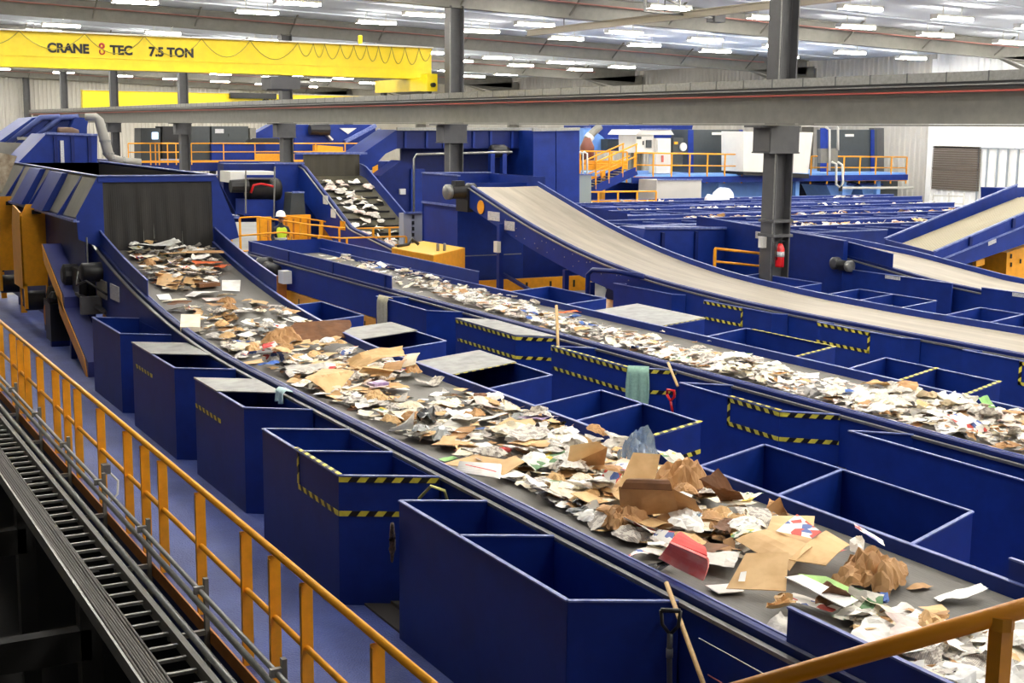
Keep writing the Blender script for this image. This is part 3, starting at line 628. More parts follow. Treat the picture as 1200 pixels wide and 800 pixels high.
for i, (px, py, w_, nm) in enumerate(((66, 392, 0, 'standing'),)):
    p = atZ(66, 398, 0)
    t = thing('drive_unit', 'bulky black gear drive with round top cap beside the yellow guards', 'motor', (p.x, p.y, 0))
    m = MB(); m.box((p.x-.1, p.y, .12), (p.x+.42, p.y+.6, .75)); m.lathe([(.24,.7),(.26,.85),(.22,1.0),(.12,1.04)], (p.x+.16, p.y+.3, 0), 16); obj('gearbox', m, blackm, t, False)
    obj('top_ring', MB().lathe([(.1,1.03),(.13,1.07),(.08,1.09)], (p.x+.16, p.y+.3, 0), 14), steel, t); obj('side_flange', MB().lathe([(.2,0),(.2,.03)], (p.x-.13, p.y+.3, .45), 14, 'x'), orangep, t)
    obj('foot', MB().box((p.x-.1, p.y-.02, 0), (p.x, p.y+.08, .14)), blue_d, t); obj('foot', MB().box((p.x+.34, p.y-.02, 0), (p.x+.44, p.y+.08, .14)), blue_d, t)
    obj('hose', MB().tube([(p.x, p.y-.1, .1), (p.x+.15, p.y-.2, .02), (p.x+.5, p.y-.1, .05), (p.x+.6, p.y+.1, .4)], .02), blackm, t, True)
for (ya, za, yb, zb, x0, nm) in ((25.9, 1.9, 24.0, 1.12, 4.42, 'upper'), (24.6, 1.15, 22.2, .25, 4.42, 'lower')):
    t = thing('belt_guard', 'blue sloping drive cover with orange side plate, the '+nm+' of two left of the hopper', 'guard', (4.6, yb, 0))
    obj('cover', MB().ext([(x0, ya, za), (x0, yb, zb), (x0, yb, zb-.28), (x0, ya, za-.3)], (.34, 0, 0)), mat('slate_blue_paint', (54, 62, 128), .45), t)
    obj('side_plate', MB().ext([(x0-.02, ya, za), (x0-.02, yb+.2, zb+.04), (x0-.02, yb, zb-.3), (x0-.02, ya-.2, za-.35)], (.015, 0, 0)), yel, t)
    obj('support_leg', MB().box((x0+.1, yb+.1, 0), (x0+.2, yb+.2, zb)), blue_d, t)
t = thing('drive_motor', 'black horizontal motor with cables under the hopper front left', 'motor', (4.8, 24.2, 1.4))
obj('motor_body', MB().lathe([(.12,-.3),(.17,-.26),(.17,.3),(.1,.34)], (4.85, 23.2, 1.62), 14, 'x'), blackm, t, True); obj('junction_box', MB().box((4.9, 23.1, 1.78), (5.1, 23.3, 1.88)), galv, t)
obj('mount_plate', MB().box((4.85, 22.7, 1.2), (4.88, 23.4, 1.5)), steel, t); obj('rod', MB().tube([(4.72, 23.4, 1.6), (4.72, 23.4, 2.2)], .015), galv, t)
t = thing('conveyor_support', 'orange slanted support frame under the rising part of the nearest belt', 'support', (5, 20, 0))
obj('plate', MB().ext([(4.93, 20.8, 0), (4.93, 22.1, 0), (4.93, 22.5, 1.1), (4.93, 21.6, 1.0)], (.05, 0, 0)), yel, t); obj('plate', MB().box((4.9, 22.9, .3), (4.95, 23.2, 1.6)), yel, t)
obj('name_plate', MB().box((4.88, 21.9, 1.25), (4.9, 22.5, 1.5)), white_p, t)
# drive of middle belt (far near corner)
t = thing('belt_drive', 'dark gear drive with grey switch box at the far end of the middle paper belt', 'motor', (9.7, 28, .8))
obj('gearbox', MB().lathe([(.1,-.2),(.22,-.15),(.22,.15),(.1,.2)], (9.6, 28.6, 1.0), 14, 'x'), blackm, t, True); obj('motor_body', MB().lathe([(.13,-.3),(.15,.3)], (9.6, 28.1, 1.0), 12, 'y'), blackm, t, True)
obj('switch_box', MB().box((9.5, 27.1, .78), (9.7, 27.4, 1.05)), whitem, t); obj('cover', MB().box((9.55, 27.6, .3), (9.8, 27.75, .9)), orangep, t)
# ------------------------------------------------------------ steep feed belt with its own curtain (behind the middle belt)
fx0, fx1 = 14.2, 16.1
def zf(y): return lerp_prof([(31.5, 1.0), (34.6, 1.35), (38.3, 2.95), (40, 3.1)], y)
t = conveyor('steep dark feed belt strewn with white paper coming down below a far curtain', fx0, fx1, 31.5, 38.9, zf, mat('dark_ridged_belt', (84, 80, 66), .6, var=.3, scale=4), lambda y: max(.1, zf(y)-1.0), belt_drop=.35)
m = MB(); y = 34.4
while y < 38: m.box((fx0+.15, y, zf(y)-.34), (fx1-.15, y+.06, zf(y)-.29)); y += .42
obj('belt_cleat', m, blackm, t)['kind'] = 'stuff'
P = [atX(x, y, fx0-.12) for x, y in [(351, 240), (363, 243)]]
for (yy, zz, mm, nm) in ((34.9, 1.25, yel, 'inspection_cap'), (36.2, 1.9, whitem, 'label_plate'), (35.6, 1.55, whitem, 'label_plate')):
    obj(nm, MB().box((fx0-.14, yy, zz), (fx0-.12, yy+.35, zz+.25)), mm, t)
t = thing('feed_curtain', 'small black rubber curtain over the steep feed belt', 'curtain', (15.1, 38.9, 2.6))
m = MB(); L = []; Bt = []
for i in range(31): x = fx0+.03+(fx1-fx0-.06)*i/30; yy = 38.6+.02*math.sin(i*1.1); L.append(Vector((x, yy, 3.3))); Bt.append(Vector((x, yy, 2.6)))
m.strip(L, Bt); obj('sheet', m, mat('olive_rubber', (66, 62, 50), .6), t); obj('top_bar', MB().box((fx0-.2, 38.55, 3.28), (fx1+.2, 38.7, 3.34)), rimm, t)
casing('blue side box left of the steep feed belt, holding an orange cap', [(322, 262), (322, 192), (356, 192), (376, 232), (376, 262)], 38.6, 1.5)
casing('grey-topped small hopper box beside the steep feed belt', [(334, 244), (342, 226), (356, 226), (362, 244)], 36.8, .6, m=darkg)
t = thing('sorting_machine', 'blue framed machine with a red hose and dark drum between hopper and steep belt', 'machine', (11.5, 37, 0))
P = lambda x, y, Y=37.5: atY(x, y, Y)
obj('upper_hood', MB().ext([P(270, 201), P(322, 201), P(322, 210), P(292, 210), P(284, 216), P(270, 214)], (0, 1, 0)), whitem, t)
obj('blue_panel', MB().ext([P(288, 205, 37.4), P(322, 205, 37.4), P(322, 208, 37.4), P(288, 208, 37.4)], (0, .1, 0)), blue, t)
obj('drum', MB().lathe([(.3,-.5),(.34,-.4),(.34,.4),(.3,.5)], P(308, 222, 38), 16, 'x'), rubber, t, True); obj('red_hose', MB().tube([P(294, 226), P(297, 217), P(306, 215), P(322, 219)], .035), redm, t, True)
obj('lower_casing', MB().ext([P(286, 252), P(322, 256), P(322, 234), P(286, 234)], (0, .8, 0)), blue, t); obj('motor', MB().lathe([(.18,-.25),(.2,.25)], P(280, 218), 12, 'x'), blackm, t)
obj('post', MB().tube([P(321, 255, 37.2), P(322, 195, 37.2)], .025), galv, t); obj('post', MB().tube([P(288, 250, 37.2), P(288, 200, 37.2)], .025), steel, t)
obj('back_casing', MB().ext([P(262, 260, 38.7), P(340, 260, 38.7), P(340, 192, 38.7), P(262, 192, 38.7)], (0, .6, 0)), blue_d, t)
# yellow fencing around the worker
t = thing('yellow_guard_wall', 'row of solid yellow guard panels behind the worker', 'guard', (13, 36, 0))
for a, b, top in ((301, 318, 254), (331, 364, 252), (375, 391, 258)): 
    p = atY(a, top, 36.6); q = atY(b, top, 36.6); m = MB(); m.box((p.x, 36.6, -0), (q.x, 36.64, p.z)); obj('panel', m, yel, t)
    k = MB(); x = p.x+.08
    while x < q.x-.06: k.box((x, 36.57, .3), (x+.05, 36.6, p.z-.1)); x += .22
    obj('stiffener', k, orangep, t)
def px_rail(label, pts, Y, posts=1.1, h=1.07, r=.022, kick=False, group=None):
    P = [atY(x, y, Y) if len(q) == 2 else atY(x, y, q[2]) for q in pts for x, y in [q[:2]]]
    return railing(label, [(p.x, p.y, p.z-h) for p in P], 0, posts, h, r, group, kick)
px_rail('yellow railing sloping past the worker towards the steep belt', [(281, 255), (302, 254), (362, 263), (412, 268), (476, 266, 33.2)], 34.9, .55)
px_rail('low yellow railing right in front of the worker', [(271, 277), (330, 272), (400, 279), (476, 277, 32.6)], 33.4, .8, h=.9)
px_rail('yellow railing behind the worker joining the guard panels', [(331, 252), (372, 258), (420, 267)], 36.4, .6)
# worker
t = thing('person', 'worker in white hard hat and lime safety vest standing behind the middle belt', 'person', (0,0,0))
wp = atY(329, 262, 34.2); t.location = (wp.x, wp.y, 0)
def skinned(name, joints, edges, m, parent, loc, sub=2):
    me = bpy.data.meshes.new(name); me.from_pydata([Vector(j[:3]) for j in joints], edges, []); me.materials.append(m)
    o = bpy.data.objects.new(name, me); COL.objects.link(o); o.parent = parent
    o.modifiers.new('skin', 'SKIN'); me.skin_vertices[0]
    for v, j in zip(me.skin_vertices[0].data, joints): v.radius = (j[3], j[4] if len(j) > 4 else j[3])
    me.skin_vertices[0].data[0].use_root = True; s = o.modifiers.new('sub', 'SUBSURF'); s.levels = s.render_levels = sub; o.modifiers['skin'].use_smooth_shade = True
    return o
J = [(0,0,.98,.15,.11),(0,0,1.18,.14,.1),(0,0,1.38,.17,.11),(0,0,1.5,.06,.06),(0,0,1.6,.05,.055),(0,-.01,1.68,.085,.1),(0,-.01,1.75,.07,.085),
     (-.19,0,1.42,.055),(-.25,-.02,1.16,.045),(-.2,-.2,.98,.035),(.19,0,1.42,.055),(.26,-.02,1.16,.045),(.2,-.2,.98,.035),
     (-.1,0,.88,.09),(-.11,-.02,.5,.065),(-.11,0,.1,.05),(-.11,-.14,.04,.04),(.1,0,.88,.09),(.11,-.02,.5,.065),(.11,0,.1,.05),(.11,-.14,.04,.04)]
E_ = [(0,1),(1,2),(2,3),(3,4),(4,5),(5,6),(2,7),(7,8),(8,9),(2,10),(10,11),(11,12),(0,13),(13,14),(14,15),(15,16),(0,17),(17,18),(18,19),(19,20)]
skinned('body', J, E_, navy, t, None)
skinned('head', [(0,-.012,1.56,.055,.06),(0,-.02,1.64,.078,.09),(0,-.02,1.71,.075,.09),(0,-.012,1.77,.05,.06)], [(0,1),(1,2),(2,3)], skin, t, None)
o = skinned('safety_vest', [(0,0,1.0,.165,.13),(0,0,1.2,.155,.12),(0,0,1.4,.185,.125),(-.15,0,1.43,.075,.08),(.15,0,1.43,.075,.08)], [(0,1),(1,2),(2,3),(2,4)], vest, t, None)
for s in (-1, 1):
    for k in range(5): pass
    skinned('hand', [(s*.2,-.2,.98,.03),(s*.2,-.26,.95,.028),(s*.2,-.31,.94,.011),(s*.2,-.345,.93,.009),(s*.178,-.305,.935,.01),(s*.176,-.34,.925,.009),(s*.222,-.3,.94,.01),(s*.224,-.335,.93,.009),(s*.243,-.285,.94,.009),(s*.246,-.312,.93,.008),(s*.168,-.25,.96,.011),(s*.155,-.28,.955,.01)],
            [(0,1),(1,2),(2,3),(1,4),(4,5),(1,6),(6,7),(1,8),(8,9),(1,10),(10,11)], skin, t, None, 1)
def local(mb, name, m, parent, smooth=False):
    off = parent.location.copy(); mb.v = [v+off for v in mb.v]; return obj(name, mb, m, parent, smooth)
m = MB().lathe([(.14,1.73),(.155,1.735),(.125,1.75),(.125,1.8),(.105,1.85),(.06,1.885),(.01,1.895)], (0, -.005, 0), 20); m.box((-.06, -.2, 1.733), (.06, -.12, 1.742)); local(m, 'hard_hat', hat, t, True)
m = MB().box((-.075, -.125, 1.655), (.075, -.1, 1.685)); local(m, 'safety_glasses', blackm, t)
m = MB().lathe([(.17,1.12),(.172,1.17)], (0,0,0), 20); m.v = [Vector((v.x, v.y*.8, v.z)) for v in m.v]; local(m, 'reflective_band', silver, t)
m = MB().ext([(-.03,-.125,1.655),(.03,-.125,1.655),(.012,-.14,1.63),(-.012,-.14,1.63)], (0,.03,0)); local(m, 'nose', skin, t)
# ------------------------------------------------------------ head of pale belt
t = thing('transfer_hopper', 'square blue transfer hopper at the high end of the pale belt', 'hopper', (15, 29, 0))
m = MB(); xa = 14.72; m.box((xa, 29.2, 2.25), (xa+.03, 31.2, 2.95)); m.box((xa, 31.2, 1.0), (16.7, 31.23, 2.95)); m.box((xa, 29.2, 2.25), (16.68, 29.23, 2.78)); m.box((16.65, 28.3, 1.6), (16.68, 31.2, 2.95)); obj('upper_box', m, blue, t)
m = MB(); m.box((xa-.03, 29.17, 2.95), (xa+.06, 31.23, 2.98)); m.box((xa, 31.17, 2.95), (16.7, 31.26, 2.98));  m.box((xa-.04, 29.15, 2.2), (xa, 31.2, 2.25)); obj('flange', m, rimm, t)
m = MB(); m.box((xa+.02, 29.25, .0), (16.6, 31.2, 2.22)); obj('lower_box', m, blue, t); m = MB(); m.box((14.85, 29.5, .4), (16.6, 31.1, 2.6)); obj('rear_box', m, blue_d, t)
m = MB(); m.tube([(14.5, 29.0, 1.02), (16.4, 29.0, 1.02)], .012); obj('trip_wire', m, galv, t)
t = thing('head_motor', 'dark finned motor at the top corner of the pale belt', 'motor', (14.2, 28.6, 2.5))
obj('motor_body', MB().lathe([(.1,-.42),(.16,-.38),(.17,.1),(.2,.12),(.2,.3)], (14.4, 28.3, 2.62), 16, 'x'), blackm, t, True); obj('fan_cover', MB().lathe([(.15,0),(.18,.03),(.18,.14)], (13.93, 28.3, 2.62), 16, 'x'), galv, t, True)
obj('terminal_box', MB().box((14.15, 28.2, 2.76), (14.4, 28.4, 2.88)), blackm, t); obj('gearbox', MB().box((14.42, 28.1, 2.15), (14.58, 28.7, 2.7)), blackm, t)
q = MB().lathe([(.16,0),(.16,.02)], (14.45, 27.5, 2.3), 16, 'x'); o = obj('bearing_cap', q, yel, c3)
for (yy, zz, w_) in ((26.6, 2.03, .55), (25.9, 1.86, .45)): obj('label_plate', MB().box((14.46, yy, zz), (14.475, yy+w_, zz+.2)), white_p, c3)
m = MB()
for k in range(26):
    yy = 21+R.random()*7; m.lathe([(.012,0),(.012,.012)], (14.462, yy, z3(yy)-.12-.3*R.random()), 6, 'x')
obj('bolt_heads', m, galv, c3)['kind'] = 'stuff'
for (px_, pt, pb) in ((587, 262, 343),):
    p = atX(px_, pt, 14.4); obj('support_post', MB().box((14.33, p.y-.06, 0), (14.45, p.y+.06, p.z)), blue, c3)
    obj('switch_box', MB().box((14.25, p.y-.1, 1.35), (14.35, p.y+.06, 1.6)), whitem, c3)
for y in (23.6, 22.6): obj('support_post', MB().box((14.4, y, 0), (14.5, y+.1, z3(y)-.5)), blue_d, c3)
obj('brace', MB().bar((14.45, 26.6, .9), (14.45, 23.7, .35), .07), blue_d, c3); obj('brace', MB().bar((14.45, 26.4, .45), (14.45, 23.6, .45), .07), blue, c3)
t = thing('bent_pipe_guard', 'bent dark blue pipe post standing between lid and pale belt', 'post', (13.9, 21.9, 0))
obj('pipe', MB().tube([(13.95, 22.0, 0), (13.95, 22.0, 1.3), (14.0, 21.9, 1.4), (14.15, 21.3, 1.42), (14.3, 20.6, 1.38)], .05, 8), blue_d, t, True)
t = thing('machine_skirting', 'long orange base skirting under the rising pale belt', 'base', (15, 25, 0)); obj('skirt', MB().box((14.8, 29.1, 0), (18.6, 29.17, .38)), yel, t)
k = MB(); 
for i in range(5): k.box((15.2+i*.7, 29.08, .1), (15.25+i*.7, 29.1, .28))
obj('slots', k, blackm, t)
# yellow box with tools, grey panel
t = thing('yellow_cabinet', 'yellow cabinet with items on top behind the middle belt', 'cabinet', (12.8, 26.8, 0))
p = [atZ(459, 291, 1.45), atZ(496, 283, 1.45), atZ(545, 291, 1.45), atZ(508, 300, 1.45)]
obj('body', MB().ext([(q.x, q.y, 0) for q in p], (0, 0, 1.45)), yel, t); obj('top', MB().ext([(q.x, q.y, 1.451) for q in p], (0, 0, .015)), mat('bright_yellow_top', (250, 190, 60), .35), t)
c = atZ(480, 289, 1.47)
tag(obj('pry_tool', MB().tube([c+Vector((-.3,0,.02)), c+Vector((0,.05,.05)), c+Vector((.1,.1,.16)), c+Vector((.25,.05,.04))], .035), blackm, smooth=True), 'black tool lying on the yellow cabinet', 'tool')
c = atZ(516, 294, 1.47)
for dx, nm in ((-.06, 'left'), (.1, 'right')): tag(obj('drink_can', MB().lathe([(.03,0),(.034,.01),(.034,.15),(.028,.165)], c+Vector((dx, 0, .0)), 12), galv, smooth=True), 'silver drink can on the yellow cabinet, the '+nm+' of the pair', 'can')
t = casing('light grey slotted panel between the steep feed belt and transfer hopper', [(473, 300), (498, 300), (498, 250), (473, 250)], 32.8, .3, m=mat('pale_grey_panel', (160, 164, 176), .45), name='slotted_panel', cat='panel')
k = MB()
for i in range(6): p = atY(484, 254+i*7, 32.78); k.box((p.x-.03, 32.76, p.z-.05), (p.x+.03, 32.79, p.z+.05))
obj('slots', k, blackm, t)

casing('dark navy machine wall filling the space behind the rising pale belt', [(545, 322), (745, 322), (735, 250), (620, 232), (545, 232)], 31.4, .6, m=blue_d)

t = thing('gear_drive', 'cluster of black gear housings and brackets below the left wing of the curtained hopper', 'motor', (4.85, 23.6, .9))
obj('gearbox', MB().box((4.62, 23.7, 1.15), (4.92, 24.3, 1.62)).lathe([(.12,-.22),(.2,-.18),(.2,.18),(.12,.22)], (4.7, 24.5, 1.45), 14, 'x'), blackm, t)
obj('torque_arm', MB().bar((4.6, 23.8, 1.2), (4.9, 22.9, .95), .08, .05), steel_d, t); obj('cover', MB().box((4.55, 23.2, .9), (4.9, 23.35, 1.2)), steel_d, t)
obj('cable', MB().tube([(4.6, 23.6, 1.6), (4.5, 23.3, 1.4), (4.6, 23.0, 1.5), (4.85, 22.6, 1.3)], .02), blackm, t, True)
t = thing('drive_unit', 'second dark gear drive standing behind the nearer yellow guard', 'motor', (4.6, 25.6, 0))
obj('gearbox', MB().box((4.45, 25.6, .1), (4.8, 26.1, .8)).lathe([(.15,.8),(.18,.9),(.1,1.0)], (4.62, 25.85, 0), 14), blackm, t); obj('foot', MB().box((4.45, 25.6, 0), (4.8, 25.7, .1)), blue_d, t)
# ------------------------------------------------------------ big enclosed transfer conveyor (middle distance)
t = thing('overhead_conveyor', 'long blue enclosed overhead conveyor with sloping end behind the transfer hopper', 'conveyor', (21, 41, 1))
A = lambda x, y, Y=41.: atY(x, y, Y)
obj('trough', MB().ext([A(465, 174), A(626, 174), A(626, 152), A(465, 152)], (0, 1.6, 0)), blue_d, t)
obj('incline', MB().ext([A(465, 152), A(465, 174), A(452, 180), A(428, 205), A(412, 208), A(410, 190)], (0, 1.6, 0)), blue, t)
obj('lower_wall', MB().ext([A(470, 252, 42), A(626, 252, 42), A(626, 174, 42), A(470, 174, 42)], (0, .1, 0)), blue_d, t)
obj('top_angle', MB().bar(A(465, 151, 40.9), A(628, 151, 40.9), .1), galv, t)
k = MB()
for x in (475, 500, 520, 555, 575, 600): a = A(x, 154, 40.97); k.box((a.x-.04, 40.93, A(x, 173).z), (a.x+.04, 41, a.z))
obj('stiffener', k, blue, t)['kind'] = 'stuff'
k = MB()
for x in (576, 590): a = A(x, 176, 40.5); k.box((a.x-.08, 40.4, 0), (a.x+.08, 40.6, a.z))
obj('leg', k, blue, t); q = A(585, 177, 40.6); obj('gear_motor', MB().lathe([(.16,-.35),(.22,-.3),(.22,.2),(.14,.35)], q, 12, 'x'), blackm, t, True)
obj('yellow_tab', MB().ext([A(437, 208, 40.9), A(443, 204, 40.9), A(443, 193, 40.9), A(437, 196, 40.9)], (0, .05, 0)), yel, t)
q = A(454, 216, 40.5); obj('motor', MB().lathe([(.14,-.2),(.18,.2)], q, 12, 'x'), blackm, t); 
t = thing('lower_transfer_casing', 'blue casing with white label under the sloping overhead conveyor', 'casing', (17.5, 40, 0))
obj('body', MB().ext([A(438, 262, 40), A(500, 262, 40), A(500, 200, 40), A(470, 188, 40), A(446, 206, 40)], (0, .8, 0)), blue_d, t)
obj('panel', MB().ext([A(482, 255, 39.9), A(498, 255, 39.9), A(498, 198, 39.9), A(482, 198, 39.9)], (0, .1, 0)), blue, t); q = A(471, 224, 39.98); obj('label', MB().box((q.x-.1, 39.9, q.z-.1), (q.x+.1, 40, q.z+.08)), white_p, t)
t = thing('conduit_loop', 'pale grey conduit rising and running level in front of the blue casing', 'pipe', (19, 38, 0))
obj('pipe', MB().tube([A(485, 255, 38), A(485, 186, 38), A(488, 181, 38), A(600, 178, 38)], .035, 8), galv, t, True)
t = thing('tall_enclosure', 'pair of tall bright blue enclosure panels right of the second column', 'enclosure', (24, 41, 0))
obj('panel', MB().ext([A(625, 262, 40), A(651, 262, 40), A(651, 153, 40), A(625, 153, 40)], (0, 2.5, 0)), blue, t); obj('panel', MB().ext([A(652, 262, 40), A(679, 262, 40), A(679, 152, 40), A(652, 153, 40)], (0, 2.5, 0)), blue, t)
obj('top_angle', MB().bar(A(624, 152, 39.9), A(679, 151, 39.9), .1), galv, t)
t = casing('long blue wall panel with stiffeners right beyond the pale belt', [(735, 330), (872, 330), (872, 268), (756, 268)], 24.5, 1.0, ribs=3)
t = casing('blue wall panel between the nearest column and the gear motor', [(926, 345), (1000, 352), (1000, 285), (926, 272)], 24.0, .6); 
# ------------------------------------------------------------ rows of distant sorting belts running across
Gd = 'distant sorting belts running across behind the columns'
for r_, (Y, zb, xa, xb, nm) in enumerate(((27.5, 1.6, 19.0, 33, 'nearest'), (31.2, 1.6, 20.2, 36, 'second'), (35.0, 1.6, 21, 38, 'third'), (39.0, 1.6, 23, 40.5, 'farthest'))):
    t = thing('distant_sorting_belt', 'distant blue sorting belt running across with paper on it, '+nm+' of four rows', 'conveyor', (xa, Y, 0), Gd)
    obj('belt', MB().box((xa, Y+.1, zb-.15), (xb, Y+1.5, zb-.1)), beltm, t)
    m = MB(); m.box((xa, Y, 0), (xb, Y+.05, zb)); m.box((xa, Y+1.55, 0), (xb, Y+1.6, zb)); obj('side_panel', m, blue, t)
    m = MB(); m.box((xa, Y-.03, zb), (xb, Y+.06, zb+.02)); m.box((xa, Y+1.54, zb), (xb, Y+1.62, zb+.02)); obj('edge', m, rimm, t)
    x = xa+.6; i = 0
    while x < xb-3.2:
        bt = thing('distant_bin', 'small distant open blue bin in front of the '+nm+' crosswise belt', 'bin', (x, Y, 0), 'distant bins before the '+nm+' crosswise belt')
        m = MB(); a, b, c, d = (x, Y-1.3), (x+2.7, Y-1.3), (x+2.1, Y-.05), (x-.6, Y-.05)
        for p, q in ((a, b), (b, c), (d, a)): m.plate(p, q, 0, zb-.06, .02)
        obj('walls', m, blue, bt); m = MB()
        for p, q in ((a, b), (b, c), (d, a)): m.plate(p, q, zb-.06, zb-.03, .05)
        m.plate((x+1.35, Y-1.3), (x+.75, Y-.05), zb-.06, zb-.03, .06); obj('rim', m, rimm, bt); x += 3.7; i += 1
t = thing('collection_box', 'blue walled collection box behind the distant belts, left and right of the nearest column', 'box', (27, 41, 0))
a = atZ(857, 246, 1.6); obj('front_panel', MB().ext([A(857, 247, 39.5), A(970, 247, 39.5), A(970, 233, 39.5), A(857, 232, 39.5)], (0, .1, 0)), blue, t); obj('end_panel', MB().ext([A(970, 247, 39.5), A(971, 233, 39.5), A(971, 233, 41.5), A(970, 247, 41.5)], (.05, 0, 0)), blue, t)
t = casing('orange yellow chute box behind the distant belts', [(971, 250), (992, 250), (992, 238), (971, 237)], 39.8, 1, m=yel, edge=False, cat='box', name='yellow_chute_box')
px_rail('long thin yellow railing behind the distant belts, towards the side wall', [(992, 240), (1085, 247)], 41.0, 1.9, h=.9)
t = casing('blue low box behind the long thin yellow railing', [(1000, 250), (1055, 252), (1055, 241), (1000, 240)], 40.6, .8)
t = casing('blue rounded bin beyond the paper heap at the distant belts', [(1080, 252), (1098, 252), (1098, 240), (1080, 240)], 39.5, .8, m=mat('grey_bin', (150, 156, 160), .4), name='grey_bin', cat='bin')
for x, y, s_, lb in ((847, 232, 1.0, 'round white bale of film beside the collection box'), (834, 236, .7, 'smaller white bag of film left of the round white bale')):
    q = A(x, y, 40.2); b = MB(); rr = .42*s_
    b.lathe([(rr*.6,-rr*.9),(rr*.95,-rr*.5),(rr,0),(rr*.9,rr*.5),(rr*.5,rr*.8)], q+Vector((0,0,.0)), 12)
    for v in b.v: v += Vector((noise.noise(v*3), noise.noise(v*3+Vector((5,5,5))), noise.noise(v*4)))*.12
    tag(obj('film_bale', b, mat('white_film', (236, 236, 236), .4)), lb, 'bale')
# railing around column (orange frame)
px_rail('orange low guard rail left of the nearest column', [(838, 291), (892, 297)], 22.9, 1.0, h=.62, r=.03)
px_rail('small orange guard rail right of the nearest column', [(924, 302), (948, 302)], 22.4, .5, h=.55, r=.03)
# ------------------------------------------------------------ right platform with cabinets and stairs (Y ~ 43)
PY_ = 43.0
t = thing('platform', 'raised blue steel platform deck along the far right, under the yellow railings', 'platform', (28, 43, 0))
a = A(745, 205, PY_); b = A(1063, 206, PY_); dz = a.z
obj('deck', MB().box((a.x-.2, PY_, dz-.3), (b.x, PY_+5, dz)), paleblue, t); obj('edge_beam', MB().box((a.x-.2, PY_-.06, dz-.32), (b.x, PY_, dz-.08)), blue, t)
for x in (760, 800, 845, 935, 990, 1030): p = A(x, 215, PY_+.3); obj('post', MB().box((p.x-.1, PY_+.3, 0), (p.x+.1, PY_+.5, dz-.3)), paleblue, t)
px_rail('yellow platform railing between white cabinet and large pale enclosure', [(744, 179), (870, 181)], PY_, .85, h=1.03, r=.03, kick=True)
px_rail('yellow platform railing at the far right end of the platform', [(951, 183), (1063, 184)], PY_, .9, h=1.03, r=.03, kick=True)
px_rail('yellow railing on the lower stair landing left of the white cabinet', [(680, 177), (735, 178)], PY_, .8, h=1.05, r=.03, kick=True)
px_rail('low yellow railing on the floor at the foot of the stairs', [(678, 225), (769, 224)], 40.5, .9, h=.75, r=.03)
t = thing('landing', 'yellow edged stair landing behind the tall blue enclosure', 'landing', A(705, 200, 43.2)); obj('deck', MB().ext([A(680, 199, 43), A(735, 199, 43), A(735, 188, 43), A(680, 188, 43)], (0, .05, 0)), yel, t); 
obj('post', MB().box((A(707, 225, 42.8).x-.08, 42.8, 0), (A(707, 225, 42.8).x+.08, 42.95, A(707, 200, 42.8).z)), yel, t)
t = thing('staircase', 'yellow-railed stairs climbing right to the platform', 'stairs', A(705, 220, 42))
a = A(697, 222, 42); b = A(746, 200, 42); m = MB(); m.bar(a, b, .05, .3); m.bar(a+Vector((0,.9,0)), b+Vector((0,.9,0)), .05, .3); obj('stringer', m, blue, t)
for i in range(8): q = a.lerp(b, (i+.5)/8); obj('tread', MB().box((q.x-.14, 42, q.z+.05), (q.x+.14, 42.9, q.z+.08)), steel, t)
for dy in (0, .9):
    o = Vector((0, dy, 1.0)); obj('handrail', MB().tube([a+o, b+o], .03), yel, t); obj('mid_rail', MB().tube([a+o*.55, b+o*.55], .025), yel, t)
    for f in (0.02, .33, .66, .98): q = a.lerp(b, f); obj('post', MB().tube([q+Vector((0,dy,0)), q+o], .03), yel, t)
def cabinet(label, x0, x1, y0, y1, Y, d, m, name='control_cabinet', door=True, extra=None):
    P = [A(x0, y1, Y), A(x1, y1, Y), A(x1, y0, Y), A(x0, y0, Y)]; t = thing(name, label, 'cabinet', (P[0].x, Y, P[0].z))
    obj('body', MB().ext(P, (0, d, 0)), m, t)
    if door:
        dd = MB().ext([A(x0+1, y1-1, Y-.02), A((x0+x1)/2-.4, y1-1, Y-.02), A((x0+x1)/2-.4, y0+1, Y-.02), A(x0+1, y0+1, Y-.02)], (0, .02, 0)); o = obj('door', dd, m, t)
        q = A((x0+x1)/2-1.5, (y0+y1)/2, Y-.05); obj('handle', MB().box((q.x-.02, Y-.06, q.z-.08), (q.x+.02, Y-.02, q.z+.08)), blackm, o)
    if extra:
        for (a_, b_, c_, d_, mm, nn) in extra: obj(nn, MB().ext([A(a_, d_, Y-.03), A(b_, d_, Y-.03), A(b_, c_, Y-.03), A(a_, c_, Y-.03)], (0, -.04, 0)), mm, t)
    return t
cabinet('white sorter cabinet with dark screen on the platform', 745, 766, 156, 179, 43.6, 1.2, whitem, extra=[(757, 763, 164, 173, darkg, 'screen'), (746, 751, 160, 163, darkg, 'vent')])
cabinet('white cabinet with two raised doors right of the screened sorter cabinet', 769, 786, 162, 203, 43.4, .5, whitem, door=False, extra=[(770, 778, 163, 179, whitem, 'door'), (775, 777, 182, 190, redl, 'red_switch')])
t = casing('white roof hood over the two white cabinets on the platform', [(745, 158), (790, 158), (786, 152), (750, 152)], 43.5, 2, m=whitem, name='roof_hood', cat='hood')
q = A(797, 172, 43.5); t = thing('gauge_stand', 'dark instrument stand with a white dial right of the white cabinets', 'gauge', q); obj('stand', MB().box((q.x-.35, 43.5, q.z-.7), (q.x+.15, 43.9, q.z+.35)), darkg, t); obj('dial', MB().lathe([(.16,-.03),(.17,.02)], (q.x+.1, 43.42, q.z), 16, 'y'), whitem, t); obj('light', MB().box((q.x-.3, 43.45, q.z+.1), (q.x-.15, 43.5, q.z+.2)), yel, t)
